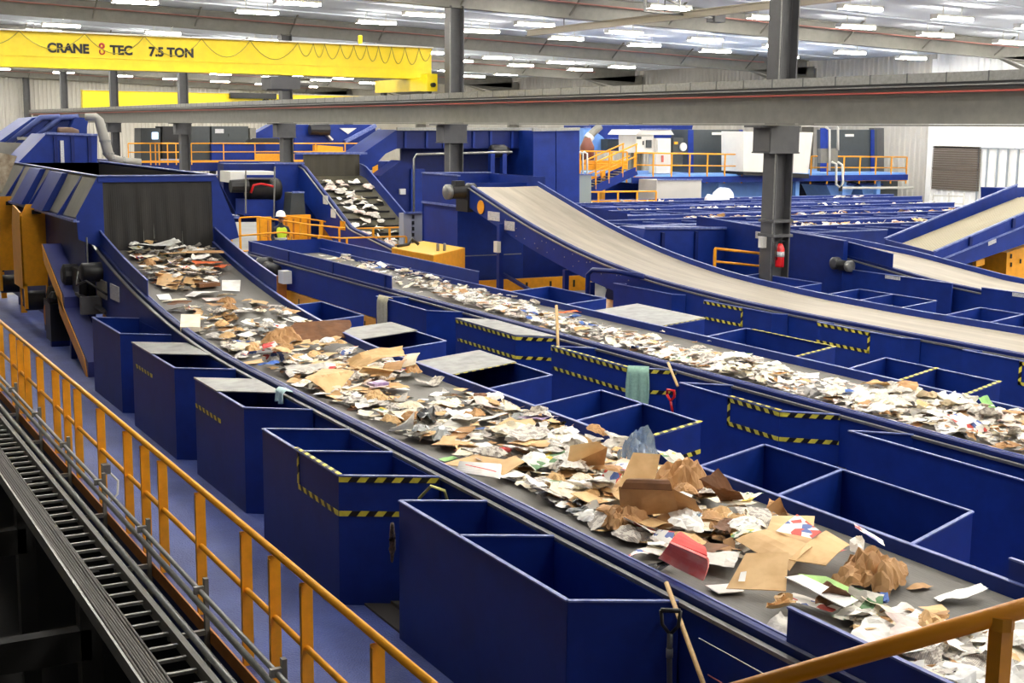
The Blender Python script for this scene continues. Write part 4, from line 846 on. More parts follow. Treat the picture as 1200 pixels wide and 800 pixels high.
cabinet('wide dark grey machine panel in blue frame left of the large pale enclosure', 812, 866, 152, 204, 44.8, 1.5, darkg, 'control_panel_unit', False, [(806, 812, 152, 204, blue, 'frame_post'), (866, 870, 152, 204, blue, 'frame_post'), (834, 845, 155, 158, whitem, 'label_plate')])
cabinet('wide dark grey machine panel right of the large pale enclosure', 972, 1028, 152, 204, 44.8, .8, darkg, 'control_panel_unit', False, [(961, 972, 150, 204, blue, 'frame_post'), (1020, 1024, 152, 204, blue, 'frame_post'), (990, 1000, 157, 160, whitem, 'label_plate')])
cabinet('grey rear machine panel next to the side wall', 1024, 1036, 150, 204, 44.9, .3, steel_d, 'control_panel_unit', False)
t = thing('pale_enclosure', 'large pale grey enclosure behind the nearest column with dark underside', 'enclosure', A(911, 200, 42.6))
obj('upper_body', MB().ext([A(871, 201, 42.5), A(947, 203, 42.5), A(953, 155, 42.5), A(871, 154, 42.5)], (0, 1.4, 0)), whitem, t); obj('base', MB().ext([A(871, 205, 42.6), A(948, 209, 42.6), A(948, 204, 42.6), A(871, 201, 42.6)], (0, 1.3, 0)), blackm, t)
t = thing('conduit_bundle', 'bundle of pale conduits with grey boxes in front of the right platform', 'pipe', A(975, 200, 42.3))
for pts in ([(938, 150), (938, 147), (980, 147), (982, 150), (982, 176)], [(968, 149), (972, 152), (972, 200)], [(975, 190), (980, 192), (980, 216), (985, 220)], [(982, 190), (987, 193), (988, 214), (985, 220), (1070, 220)]):
    obj('conduit', MB().tube([A(x, y, 42.3) for x, y in pts], .05, 6), whitem, t, True)
obj('junction_box', MB().ext([A(962, 191, 42.4), A(982, 191, 42.4), A(982, 174, 42.4), A(962, 174, 42.4)], (0, .2, 0)), steel, t); obj('valve', MB().lathe([(.08,-.1),(.08,.1)], A(985, 221, 42.3), 8), blackm, t)
for i, (x0, x1, x2, x3, lb) in enumerate(((968, 1002, 992, 979, 'pale blue funnel chute under the right platform'), (1009, 1033, 1024, 1014, 'second narrower pale blue funnel chute under the platform, next to dark casing'))):
    t = thing('funnel_chute', lb, 'chute', A(x2, 240, 44)); obj('funnel', MB().ext([A(x3, 240, 43.8), A(x2, 240, 43.8), A(x1, 216, 43.8), A(x0, 216, 43.8)], (0, 1.6, 0)), paleblue, t); obj('flange', MB().ext([A(x0-2, 217, 43.7), A(x1+2, 217, 43.7), A(x1+2, 215, 43.7), A(x0-2, 215, 43.7)], (0, 1.8, 0)), blue, t)
casing('dark casing under the right end of the platform', [(1022, 244), (1052, 246), (1052, 212), (1026, 212)], 44.6, .6, m=darkg)
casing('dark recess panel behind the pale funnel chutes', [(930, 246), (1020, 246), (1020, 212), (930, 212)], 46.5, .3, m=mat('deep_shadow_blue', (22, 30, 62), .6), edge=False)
casing('pale blue casing wall beneath the yellow platform railing', [(822, 243), (905, 243), (905, 212), (822, 212)], 44.5, .3, m=paleblue)
casing('light grey corrugated container below the platform', [(768, 238), (822, 238), (822, 211), (770, 211)], 41.6, 1.2, m=wall_g, name='container', ribs=0, cat='container')
casing('blue base casing beneath the stairs', [(684, 240), (768, 240), (768, 208), (740, 205), (700, 212), (684, 214)], 44.2, .4)
casing('grey gauge tank at the foot of the stairs', [(678, 242), (693, 242), (693, 205), (678, 205)], 40.3, .6, m=mat('grey_tank', (140, 150, 150), .45), name='grey_tank', cat='tank')
t = thing('conduit_loop', 'pair of white bent conduits above the grey gauge tank', 'pipe', A(684, 200, 40.4)); 
for dx in (0, 5): obj('conduit', MB().tube([A(683+dx, 206, 40.5), A(683+dx, 180, 40.5), A(680+dx, 178, 40.5), A(676+dx, 180, 40.5)], .04, 6), whitem, t, True)
# machinery behind the right platform
casing('big blue conveyor housing behind the cabinets on the right platform', [(690, 178), (805, 178), (812, 147), (690, 147)], 47.5, 2)
casing('slanted blue chute left behind the white cabinets', [(684, 176), (720, 176), (706, 160), (692, 150), (684, 150)], 46.5, .5, m=paleblue)
t = thing('duct_bend', 'grey bent duct with white band beside the tall enclosure', 'duct', A(692, 160, 45)); obj('duct', MB().tube([A(684, 175, 45.5), A(688, 165, 45.5), A(694, 156, 45.5), A(703, 148, 45.5)], .16, 10), steel, t, True); obj('band', MB().tube([A(689, 163, 45.3), A(692, 159, 45.3)], .19, 10), whitem, t)
t = thing('brown_drum', 'small brown conical drum on the stair landing', 'drum', A(688, 180, 44)); obj('body', MB().lathe([(.28,-.5),(.28,.0),(.12,.35)], A(688, 172, 44), 12), mat('rust_brown', (110, 60, 46), .6), t, True)
casing('dark machine behind the blue chute on the right platform', [(712, 176), (745, 176), (745, 163), (712, 163)], 46.0, .8, m=darkg)
# ------------------------------------------------------------ left mezzanine far back (Y ~ 74)
MY = 74.
t = thing('platform', 'far raised platform carrying dark cabinets behind the row of columns', 'platform', (17, MY, 0)); a = A(148, 190, MY); b = A(470, 190, MY)
obj('deck', MB().box((a.x, MY, a.z-.5), (b.x, MY+8, a.z)), blue_d, t); 
for x in (160, 250, 345, 420): p = A(x, 195, MY+.5); obj('post', MB().box((p.x-.15, MY+.5, 0), (p.x+.15, MY+.8, a.z-.5)), steel_d, t)
px_rail('yellow railing on the far platform, long run left of the blue machines', [(150, 168), (213, 168)], MY, 1.6, h=1.05, r=.035, kick=True)
px_rail('yellow railing on the far platform, between third and fourth columns', [(224, 168), (438, 168)], MY, 1.9, h=1.05, r=.035, kick=True)
px_rail('dense yellow gate bars on the far platform', [(176, 168), (206, 168)], MY-.4, .45, h=1.05, r=.04)
for a_, lb in (((165, 188, 150, 188, darkg), 'dark cabinet with lit screen at the left of the far platform'), ((190, 210, 148, 186, blackm), 'black cabinet next to the lit screen on the far platform'), ((224, 246, 148, 188, darkg), 'dark grey cabinet right of the fifth column'),
               ((248, 291, 148, 168, darkg), 'wide dark grey cabinet with white sheet on the far platform'), ((293, 300, 150, 186, steel), 'narrow grey cabinet beside the wide dark one')):
    x0, x1, y0, y1, mm = a_; ex = [(x0+13, x0+20, 155, 163, emis('lit_screen', (190, 215, 240), 1.2), 'screen')] if 'lit screen at' in lb else [(x0+4, x0+14, 151, 156, white_p, 'paper_sheet')] if 'white sheet' in lb else None
    cabinet(lb, x0, x1, y0, y1, MY+1.5, 1.5, mm, extra=ex)
casing('blue machine block under the wide dark cabinet on the far platform', [(248, 189), (302, 189), (302, 168), (248, 168)], MY+1.2, 1)
casing('blue conveyor housing with slanted lid behind the third column', [(292, 189), (345, 189), (345, 146), (318, 146), (296, 158)], MY+3, 1, edge=False)
t = casing('large blue machine with triangular white sign right of the third column', [(345, 189), (440, 189), (440, 146), (345, 146)], MY+2.5, 1, edge=False)
obj('triangle_sign', MB().ext([A(398, 150, MY+2.4), A(418, 150, MY+2.4), A(408, 157, MY+2.4)], (0, .05, 0)), whitem, t); q = A(374, 152, MY+2); obj('motor', MB().lathe([(.3,-.6),(.35,.6)], q, 12, 'x'), blackm, t); obj('plate', MB().bar(A(383, 158, MY+2.3), A(389, 164, MY+2.3), .4, .1), whitem, t)
obj('chute_edge', MB().bar(A(404, 166, MY+2.3), A(440, 147, MY+2.3), .3, .2), rimm, t); obj('chute_edge', MB().bar(A(420, 172, MY+2.3), A(446, 152, MY+2.3), .3, .2), rimm, t)
casing('orange machine base on the far platform between the columns', [(300, 188), (345, 188), (345, 180), (300, 180)], MY+1, .5, m=yel, edge=False)
casing('orange machine block on the far platform right of the third column', [(372, 188), (402, 188), (402, 172), (372, 170)], MY+1, .8, m=yel, edge=False)
casing('blue machine wall beneath the far platform', [(258, 200), (345, 200), (345, 189), (258, 189)], MY-1, .3, edge=False)
t = thing('work_item', 'small black machine with cables on the far platform before the blue housing', 'machine', A(318, 178, MY)); del t['category']; t['category'] = 'machine'; t.name = 'baler_drive'
obj('body', MB().ext([A(288, 168, MY+1), A(330, 168, MY+1), A(326, 162, MY+1), A(296, 162, MY+1)], (0, 1, 0)), blackm, t)
# side wall louvre, dock door
t = struct('window_1', MB().box((XW-.12, 39.9, 2.2), (XW-.06, 43.0, 3.9)), brownw)
a = atX(1097, 173, XW); b = atX(1148, 224, XW)
bpy.data.objects.remove(t)
m = MB(); z = b.z
while z < a.z: m.box((XW-.14, b.y, z), (XW-.07, a.y, z+.09)); z += .1
m.box((XW-.17, b.y, (a.z+b.z)/2-.03), (XW-.1, a.y, (a.z+b.z)/2+.03)) ; struct('window_1', m, brownw)
m = MB()
for x in (1148, 1158, 1170, 1182, 1194): p = atX(x, 174, XW-.1); m.box((XW-.14, p.y-.03, -0), (XW-.08, p.y+.03, p.z))
p = atX(1096, 173, XW); m.box((XW-.14, 36, p.z), (XW-.08, p.y, p.z+.06)); struct('door_1', m, mat('door_seam', (150, 158, 166), .5))
t = thing('wire_rack', 'white wire rack standing before the bright side wall', 'rack', (43.5, 40, 0)); m = MB()
for y_ in (229, 238, 247): m.bar(atX(1094, y_, 43.5), atX(1130, y_+1, 43.5), .06)
for x in (1094, 1112, 1130): p = atX(x, 226, 43.5); m.bar((43.5, p.y, 0), p, .05)
obj('frame', m, whitem, t)
# ------------------------------------------------------------ steep ridged belt at the right, running across (along X) and rising to the right
t = thing('cleated_conveyor', 'steep blue conveyor with ridged tan belt rising out of the right edge', 'conveyor', (21.7, 20.4, 0))
N1, N2 = 20.4, 22.9
def onl(p, q, Y, X):      # point at X on the line through two measured points of plane Y
    a = atY(*p, Y); b = atY(*q, Y); f = (X-a.x)/(b.x-a.x); return a.lerp(b, f)
XE = 27.0
a = atY(1096, 295, N1); x0_ = a.x
def wall(nm, Y, top, bot, x0, d=.04):
    P = [onl(*bot, Y, x0), onl(*bot, Y, XE), onl(*top, Y, XE), onl(*top, Y, x0)]
    o = obj(nm, MB().ext(P, (0, d, 0)), blue, t); obj('wall_edge', MB().bar(P[3]+Vector((0,d/2,.01)), P[2]+Vector((0,d/2,.01)), .07, .03), rimm, o); return P
Wn = wall('side_wall', N1, ((1096, 295), (1200, 250)), ((1096, 322), (1200, 286)), x0_)
fa = atY(1038, 280, N2); 
Wf = wall('side_wall', N2, ((1038, 280), (1182, 221)), ((1050, 292), (1178, 239)), max(fa.x, x0_-2.2))
f1 = onl((1062, 284), (1178, 238), N2, x0_); f2 = onl((1062, 284), (1178, 238), N2, XE)
n1 = onl((1096, 301), (1200, 257), N1+.04, x0_); n2 = onl((1096, 301), (1200, 257), N1+.04, XE)
f0 = onl((1062, 284), (1178, 238), N2, max(fa.x, x0_-2.2)+.3)
obj('belt', MB().ext([n1, n2, f2, f1, ], (0, 0, -.03)), cleat, t)
m = MB(); k = 0
while k < 22: f = (k+.5)/22; m.bar(n1.lerp(f1, f)+Vector((0,0,.01)), n2.lerp(f2, f)+Vector((0,0,.01)), .035, .03); k += 1
obj('belt_ridges', m, mat('belt_ridge_tan', (196, 186, 158), .6), t)['kind'] = 'stuff'
obj('lower_flange', MB().bar(onl((1096, 307), (1200, 265), N1-.03, x0_), onl((1096, 307), (1200, 265), N1-.03, XE), .05, .03), rimm, t)
obj('discharge_lip', MB().ext([Wn[3], Wn[3]-Vector((0,0,.45)), Wf[3]-Vector((0,0,.3)), Wf[3]], (-.04, 0, 0)), blue, t)
k = MB()
for px_ in (1136, 1185): a = onl((1096, 305), (1200, 262), N1-.04, atY(px_, 285, N1).x); b = onl((1096, 296), (1200, 251), N1-.04, a.x+.02); k.box((a.x-.04, N1-.05, a.z), (a.x+.04, N1, b.z))
obj('stiffener', k, blue_d, t)['kind'] = 'stuff'
obj('label_plate', MB().ext([atY(1158, 288, N1-.01), atY(1167, 284, N1-.01), atY(1167, 279, N1-.01), atY(1158, 283, N1-.01)], (0, -.01, 0)), white_p, t)
obj('top_hood', MB().ext([atY(1168, 236, N2+.2), atY(1215, 236, N2+.2), atY(1215, 220, N2+.2), atY(1168, 220, N2+.2)], (0, .5, 0)), blue, t)
t = thing('support_cabinet', 'orange yellow support cabinet under the steep ridged belt at right edge', 'cabinet', (23, 20.8, 0))
P = [atY(1180, 328, 20.9), atY(1215, 330, 20.9), atY(1215, 284, 20.9), atY(1180, 296, 20.9)]; P[0].z = P[1].z = 0; obj('body', MB().ext(P, (0, .8, 0)), yel, t)
k = MB()
for px_, py_ in ((1185, 310), (1196, 306), (1185, 300)): q = atY(px_, py_, 20.88); k.box((q.x-.02, 20.87, q.z-.05), (q.x+.02, 20.89, q.z+.05))
obj('slots', k, blackm, t); obj('bracket', MB().ext([atY(1144, 313, 20.6), atY(1154, 310, 20.6), atY(1154, 303, 20.6), atY(1144, 306, 20.6)], (0, .1, 0)), yel, t)
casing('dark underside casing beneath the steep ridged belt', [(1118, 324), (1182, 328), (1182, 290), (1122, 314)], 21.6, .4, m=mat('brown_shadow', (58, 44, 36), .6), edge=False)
# ------------------------------------------------------------ waste paper
NP_ = {}
def paper_mat(name, base, kind='plain', rough=.65, c2=None, c3=None, scale=20):
    m = bpy.data.materials.new(name); m.use_nodes = True; nt = m.node_tree; b = nt.nodes['Principled BSDF']; b.inputs['Roughness'].default_value = rough
    N = nt.nodes.new; L = nt.links.new; tc = N('ShaderNodeTexCoord')
    oi = N('ShaderNodeObjectInfo'); ad = N('ShaderNodeVectorMath'); ad.operation = 'ADD'; L(tc.outputs['Object'], ad.inputs[0])
    ml = N('ShaderNodeMath'); ml.operation = 'MULTIPLY'; ml.inputs[1].default_value = 37; L(oi.outputs['Random'], ml.inputs[0]); L(ml.outputs[0], ad.inputs[1])
    n = N('ShaderNodeTexNoise'); n.inputs['Scale'].default_value = scale if kind != 'plain' else 7; n.inputs['Detail'].default_value = 4; L(ad.outputs[0], n.inputs[0])
    r = N('ShaderNodeValToRGB'); L(n.outputs[0], r.inputs[0]); e = r.color_ramp.elements
    if kind == 'plain':
        e[0].position = .3; e[0].color = srgb(*(c2 or [v*.82 for v in base])); e[1].position = .6; e[1].color = srgb(*base)
    elif kind == 'print':       # lines of text and pictures
        w = N('ShaderNodeTexWave'); w.bands_direction = 'Y'; w.inputs['Scale'].default_value = 26; w.inputs['Distortion'].default_value = 1.5; L(tc.outputs['Object'], w.inputs[0])
        e[0].position = .45; e[0].color = srgb(*c2); e[1].position = .52; e[1].color = srgb(*base)
        mx = N('ShaderNodeMix'); mx.data_type = 'RGBA'; mx.blend_type = 'MULTIPLY'; mx.inputs[0].default_value = .35; L(r.outputs[0], mx.inputs[6]); L(w.outputs[0], mx.inputs[7]); L(mx.outputs[2], b.inputs[0]); return m
    elif kind == 'flyer':       # patches of colour on white
        v = N('ShaderNodeTexVoronoi'); v.inputs['Scale'].default_value = scale; L(ad.outputs[0], v.inputs[0]); sx = N('ShaderNodeSeparateColor'); L(v.outputs['Color'], sx.inputs[0]); L(sx.outputs[0], r.inputs[0])
        r.color_ramp.interpolation = 'CONSTANT'; e[0].position = 0; e[0].color = srgb(*base); e[1].position = .62; e[1].color = srgb(*c2); q = e.new(.78); q.color = srgb(*c3); q = e.new(.9); q.color = srgb(*base)
    L(r.outputs[0], b.inputs[0]); return m
PM = dict(white=paper_mat('white_paper', (252, 250, 244), c2=(236, 232, 222)), cream=paper_mat('cream_paper', (246, 236, 212), c2=(232, 216, 184)), grey=paper_mat('grey_paper', (218, 212, 202)),
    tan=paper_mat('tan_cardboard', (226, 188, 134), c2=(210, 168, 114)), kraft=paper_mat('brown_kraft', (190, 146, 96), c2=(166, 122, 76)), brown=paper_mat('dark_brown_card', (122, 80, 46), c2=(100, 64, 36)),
    news=paper_mat('newsprint', (230, 222, 208), 'print', c2=(176, 166, 156)), flyer=paper_mat('flyer_print', (246, 242, 234), 'flyer', c2=(212, 84, 72), c3=(90, 110, 170), scale=14),
    mag=paper_mat('magazine_print', (226, 222, 208), 'flyer', c2=(110, 150, 104), c3=(232, 200, 70), scale=12), pink=paper_mat('pink_card', (250, 124, 120), c2=(250, 190, 182)),
    red=paper_mat('red_card', (238, 78, 72)), blue=paper_mat('blue_paper', (70, 110, 190)), orange=paper_mat('orange_card', (238, 112, 48)), green=paper_mat('green_paper', (150, 206, 120)), purple=paper_mat('purple_print', (150, 120, 170), c2=(225, 215, 225)),
    black=paper_mat('black_plastic_film', (30, 31, 34), rough=.22), lime=paper_mat('lime_board', (178, 222, 132)), rose=paper_mat('rose_paper', (240, 218, 208)), film=mat('clear_blue_film', (200, 220, 236), .12, trans=.6, var=.3, scale=8, col2=(130, 164, 214)), silver=mat('grey_clear_film', (196, 200, 198), .15, trans=.35))
def crumple(seed, w, h, folds=4, irr=.25, amp=.02, n=9, ang=(25, 100), flat_=1.0, th=0):
    r = random.Random(seed); V = []
    ph = [r.uniform(0, 6.28) for _ in range(4)]
    for j in range(n+1):
        for i in range(n+1):
            u, v = i/n*2-1, j/n*2-1
            a = math.atan2(v, u); k = 1+irr*(.5*math.sin(2*a+ph[0])+.35*math.sin(3*a+ph[1])+.25*math.sin(5*a+ph[2]))*max(abs(u), abs(v))
            V.append(Vector((u*w/2*k+r.uniform(-1, 1)*w/n*.12, v*h/2*k+r.uniform(-1, 1)*h/n*.12, 0)))
    for f in range(folds):
        t = r.uniform(0, math.pi); d = Vector((math.cos(t), math.sin(t), 0)); nrm = Vector((-d.y, d.x, 0))
        off = r.uniform(-.3, .3)*min(w, h); c = nrm*off; A = math.radians(r.uniform(*ang))*r.choice((-1, 1)); side = 1 if off > 0 else -1
        q = Matrix.Rotation(A*side, 3, d)
        for v in V:
            if (v-c).dot(nrm)*side > 0: v.xyz = c+q@(v-c)
    for v in V: v += Vector((0, 0, amp*noise.noise(v*9+Vector((seed, 0, 0)))*2+amp*noise.noise(v*22+Vector((0, seed, 0)))))
    zs = sorted(v.z for v in V); 
    for v in V: v.z = (v.z-zs[int(len(zs)*.04)])*flat_
    F = []
    for j in range(n):
        for i in range(n):
            a = j*(n+1)+i
            F += [(a, a+1, a+n+2), (a, a+n+2, a+n+1)] if (i+j) % 2 else [(a, a+1, a+n+1), (a+1, a+n+2, a+n+1)]
    if th:
        N0 = len(V); V2 = [v+Vector((0, 0, th)) for v in V]
        B = [i for i in range(n+1)]+[j*(n+1)+n for j in range(1, n+1)]+[n*(n+1)+i for i in range(n-1, -1, -1)]+[j*(n+1) for j in range(n-1, 0, -1)]
        F2 = [tuple(N0+i for i in f) for f in F]; side = [(B[k], B[(k+1) % len(B)], N0+B[(k+1) % len(B)], N0+B[k]) for k in range(len(B))]
        F = [f[::-1] for f in F]+F2+side; V = V+V2
    return V, F
def mound(seed, w, h, top=.09, n=9, irr=.22):
    r = random.Random(seed); V = []; ph = [r.uniform(0, 6.28) for _ in range(4)]; o = Vector((seed*1.7, seed*.3, 0))
    for j in range(n+1):
        for i in range(n+1):
            u, v = i/n*2-1, j/n*2-1; a = math.atan2(v, u); rr = max(abs(u), abs(v))
            sq = 1/max(1, (abs(u)+abs(v))**.35) if rr else 1
            k = sq*(1+irr*(.5*math.sin(2*a+ph[0])+.35*math.sin(3*a+ph[1])+.3*math.sin(5*a+ph[2]))*rr)
            p = Vector((u*w/2*k, v*h/2*k, 0)); q = p*8/max(w, .2)*.42
            nz = noise.noise(q*1.1+o); rg = 1-abs(noise.noise(q*2.3+o))*2
            p.z = top*(1-rr**2.2)*(.75+.5*nz)+top*.42*rg*(1-.5*rr)+(r.random()*.12*top if rr > .9 else 0)
            p.x += w*.05*noise.noise(q*3+o+Vector((9, 0, 0))); p.y += h*.05*noise.noise(q*3+o+Vector((0, 9, 0))); V.append(p)
    zm = min(v.z for v in V)
    for v in V: v.z -= zm
    F = []
    for j in range(n):
        for i in range(n):
            a = j*(n+1)+i; F += [(a, a+1, a+n+2), (a, a+n+2, a+n+1)] if (i*7+j*3+seed) % 2 else [(a, a+1, a+n+1), (a+1, a+n+2, a+n+1)]
    return V, F
def mk(V, F, m, name):
    me = bpy.data.meshes.new(name); me.from_pydata(V, [], F); me.materials.append(m); return me
LIB = {}
def lib(kind, m, r):
    key = (kind, m)
    if key not in LIB:
        L = []
        for s in range({'ball': 6, 'sheet': 5, 'card': 5, 'bag': 3, 'scrap': 4}[kind]):
            sd = hash((len(kind)*7+len(LIB)*13+s*31)) % 9999
            if kind == 'ball': V, F = mound(sd, .36, .3, .085) if s < 4 else crumple(sd, .42, .36, 4, .25, .02, 9, (40, 100), .5)
            elif kind == 'sheet': V, F = crumple(sd, .42, .31, 2, .12, .014, 8, (12, 60), .45)
            elif kind == 'card': V, F = crumple(sd, .42, .3, 1, .1, .004, 6, (5, 40), .35, .005)
            elif kind == 'bag': V, F = mound(sd, .42, .32, .12, 11)
            else: V, F = mound(sd, .32, .2, .05, 7, .35) if s < 2 else crumple(sd, .36, .26, 2, .3, .015, 6, (20, 80), .5)
            L.append(mk(V, F, PM[m], kind+'_mesh'))
        LIB[key] = L
    return r.choice(LIB[key])
CW = {'white': 'white', 'cream': 'cream', 'grey': 'grey', 'tan': 'tan', 'kraft': 'kraft brown', 'brown': 'dark brown', 'news': 'grey printed', 'flyer': 'red and blue printed', 'mag': 'green and yellow printed', 'pink': 'pink', 'red': 'red',
      'blue': 'blue', 'orange': 'orange', 'green': 'green', 'purple': 'purple printed', 'black': 'black', 'rose': 'pale pink', 'film': 'clear bluish', 'silver': 'clear greyish', 'lime': 'lime'}
KN = {'ball': ('crumpled_paper', 'ball of paper', 'crumpled'), 'sheet': ('paper_sheet', 'sheet of paper', 'creased'), 'card': ('cardboard_piece', 'piece of cardboard', 'flat'), 'bag': ('paper_bag', 'paper bag', 'crushed'), 'scrap': ('torn_scrap', 'scrap', 'torn')}
def put(kind, m, x, y, z, s, rot, label, group, tilt=(0, 0), name=None, me=None):
    nm, noun, st = KN[kind]; me = me or lib(kind, m, R)
    if m in ('film', 'silver', 'black') and not name: nm = 'plastic_film'
    o = bpy.data.objects.new(name or nm, me); COL.objects.link(o); o.location = (x, y, z); o.rotation_euler = (tilt[0], tilt[1], rot); o.scale = (s, s, s)
    tag(o, label, 'cardboard' if kind == 'card' else 'plastic' if m in ('film', 'silver', 'black') else 'paper', group); return o
def inpoly(x, y, P):
    c = False; j = len(P)-1
    for i in range(len(P)):
        if (P[i][1] > y) != (P[j][1] > y) and x < (P[j][0]-P[i][0])*(y-P[i][1])/(P[j][1]-P[i][1])+P[i][0]: c = not c
        j = i
    return c
def on_belt(px, py, zf_, drop=.1):
    z = 1.1
    for _ in range(25): p = atZ(px, py, z); z = .5*z+.5*(zf_(p.y)-drop)
    return atZ(px, py, z)
def zone1(p):
    u = (p.x-5.02)/1.93; a = 'by the near rail' if u < .3 else 'by the far rail' if u > .7 else 'mid-belt'
    Y = p.y
    b = ('under the handrail corner' if Y < 6.2 else 'beside the two-compartment bin' if Y < 9.5 else 'beside the taped tall bin' if Y < 12.8 else 'beside the half-lidded tall bin' if Y < 15.8 else
         'where the belt starts to rise' if Y < 18.6 else 'high on the rising belt' if Y < 21 else 'right under the black curtain')
    return a+', '+b
def zone2(p):
    Y = p.y
    return ('near the right edge' if Y < 10 else 'beside the tape-framed bin' if Y < 13 else 'beside the towel and scraper' if Y < 16 else 'beside the steel-lidded taped bin' if Y < 19 else 'near the beige towel' if Y < 22.3 else 'between the tall side boards')
WT1 = [('ball', 'white', 13), ('ball', 'cream', 8), ('sheet', 'white', 10), ('sheet', 'cream', 6), ('sheet', 'news', 12), ('ball', 'news', 9), ('card', 'tan', 14), ('scrap', 'tan', 9), ('bag', 'tan', 3), ('scrap', 'kraft', 4), ('bag', 'kraft', 4), ('card', 'kraft', 3),
       ('ball', 'grey', 4), ('sheet', 'flyer', 4), ('sheet', 'mag', 3), ('scrap', 'rose', 3), ('scrap', 'brown', 4), ('ball', 'silver', 2), ('scrap', 'black', 1.6), ('scrap', 'blue', 1), ('scrap', 'green', .7), ('scrap', 'red', .8)]
def pick(W):
    t = R.uniform(0, sum(w for *_, w in W))
    for k, m, w in W:
        t -= w
        if t <= 0: return k, m
    return W[0][:2]
def litter(name, label, polys, zf_, n, mats_, smin, smax, group=None, hmax=.05):
    mb = MB(); mm = [PM[k] for k in mats_]
    for _ in range(n):
        P = R.choice(polys); xs = [p[0] for p in P]; ys_ = [p[1] for p in P]
        for _t in range(30):
            px, py = R.uniform(min(xs), max(xs)), R.uniform(min(ys_), max(ys_))
            if inpoly(px, py, P): break
        p = on_belt(px, py, zf_); p.x = min(max(p.x, 5.1), 6.85) if zf_ is z1 else min(max(p.x, 9.98), 11.48); s = R.uniform(smin, smax); a = R.uniform(0, 6.28); z = p.z+.004+R.random()*hmax
        V, F = crumple(R.randrange(9999), s, s*R.uniform(.5, .9), 2, .4, .01, 3, (15, 80), .5)
        Mx = Matrix.Rotation(a, 3, 'Z'); mb.k = R.randrange(len(mm)); mb.add([Mx@v+Vector((p.x, p.y, z)) for v in V], F)
    o = obj(name, mb, mm, recalc=False); tag(o, label, 'litter', group, 'stuff'); return o
A1 = [(197, 360), (290, 355), (342, 362), (400, 405), (424, 420), (400, 440), (345, 452), (300, 428), (238, 395)]
A2 = [(345, 452), (400, 432), (440, 416), (490, 412), (496, 432), (468, 452), (470, 470), (455, 505), (395, 472)]
A3 = [(450, 470), (500, 470), (560, 458), (640, 498), (700, 522), (735, 560), (700, 610), (640, 590), (560, 545), (500, 520), (455, 505)]
A4 = [(640, 520), (700, 520), (770, 545), (830, 572), (838, 600), (900, 608), (905, 640), (850, 660), (780, 655), (715, 628), (650, 590)]
A5 = [(1000, 715), (1070, 722), (1130, 742), (1200, 740), (1235, 760), (1235, 830), (1090, 815), (1010, 748)]
A0 = [(150, 293), (240, 291), (258, 308), (262, 330), (225, 342), (196, 340), (172, 325)]
GA = 'loose waste on the nearest belt'
litter('paper_litter', 'small loose bits of paper covering the nearest belt between larger pieces', [A0, A1, A2, A3, A3, A4, A4, A5], z1, 1300, ['white', 'cream', 'news', 'tan', 'kraft', 'grey', 'cream', 'white'], .07, .22, hmax=.05)
dens = [(A0, 62, .12, .8), (A1, 108, .1, .8), (A2, 60, .08, .85), (A3, 132, .1, .9), (A4, 84, .13, .95), (A5, 34, .06, .95)]
cnt = {}
for P, n, hm, sc_ in dens:
    xs = [p[0] for p in P]; ys_ = [p[1] for p in P]
    for _ in range(n):
        for _t in range(40):
            px, py = R.uniform(min(xs), max(xs)), R.uniform(min(ys_), max(ys_))
            if inpoly(px, py, P): break
        p = on_belt(px, py, z1); p.x = min(max(p.x, 5.2), 6.78)
        k, m = pick(WT1); nmk = KN[k][0] if m not in ('film', 'silver', 'black') else 'plastic_film'
        s = R.uniform(.55, 1.05)*sc_*(.8 if k == 'card' else 1); z = p.z+.01+hm*R.random()**1.4
        noun = KN[k][1]; size = 'small' if s < .68 else 'large' if s > .86 else 'middling'
        st = KN[k][2]; lab = f'{size} {st} {CW[m].replace(" and ", "-").replace(" printed", "")} {noun} {zone1(p)}'
        if m in ('silver', 'black'): lab = f'{size} {CW[m]} plastic film {zone1(p)}'
        w = lab.split(); lab = lab.replace('middling ', '').replace('sheet of paper', 'sheet').replace('piece of cardboard', 'cardboard').replace('ball of paper', 'paper') if len(w) > 16 else lab
        put(k, m, p.x, p.y, z, s, R.uniform(0, 6.28), lab, GA, (R.gauss(0, .12), R.gauss(0, .12)))
# paper stream on the middle belt
B1 = [(375, 300), (430, 304), (500, 322), (560, 342), (650, 372), (640, 388), (585, 370), (520, 352), (440, 326)]
B2 = [(472, 332), (560, 345), (650, 373), (720, 390), (800, 412), (870, 424), (930, 442), (905, 452), (860, 444), (800, 430), (700, 400), (585, 370)]
B3 = [(800, 412), (870, 424), (930, 442), (1000, 456), (1100, 468), (1200, 494), (1215, 540), (1150, 522), (1060, 502), (980, 480), (880, 452)]
litter('paper_litter', 'small bits of white paper covering the middle belt between larger scraps', [B1, B2, B2, B3, B3], flat, 1500, ['white', 'white', 'cream', 'grey', 'rose', 'news', 'kraft'], .07, .18, hmax=.09)
WT2 = [('ball', 'white', 16), ('sheet', 'white', 10), ('ball', 'cream', 10), ('sheet', 'cream', 5), ('ball', 'grey', 5), ('ball', 'news', 5), ('scrap', 'rose', 4), ('scrap', 'tan', 5), ('scrap', 'kraft', 4), ('sheet', 'flyer', 2.2), ('scrap', 'brown', 1.6), ('sheet', 'mag', 1), ('scrap', 'blue', .8), ('scrap', 'orange', .3), ('scrap', 'red', .4)]
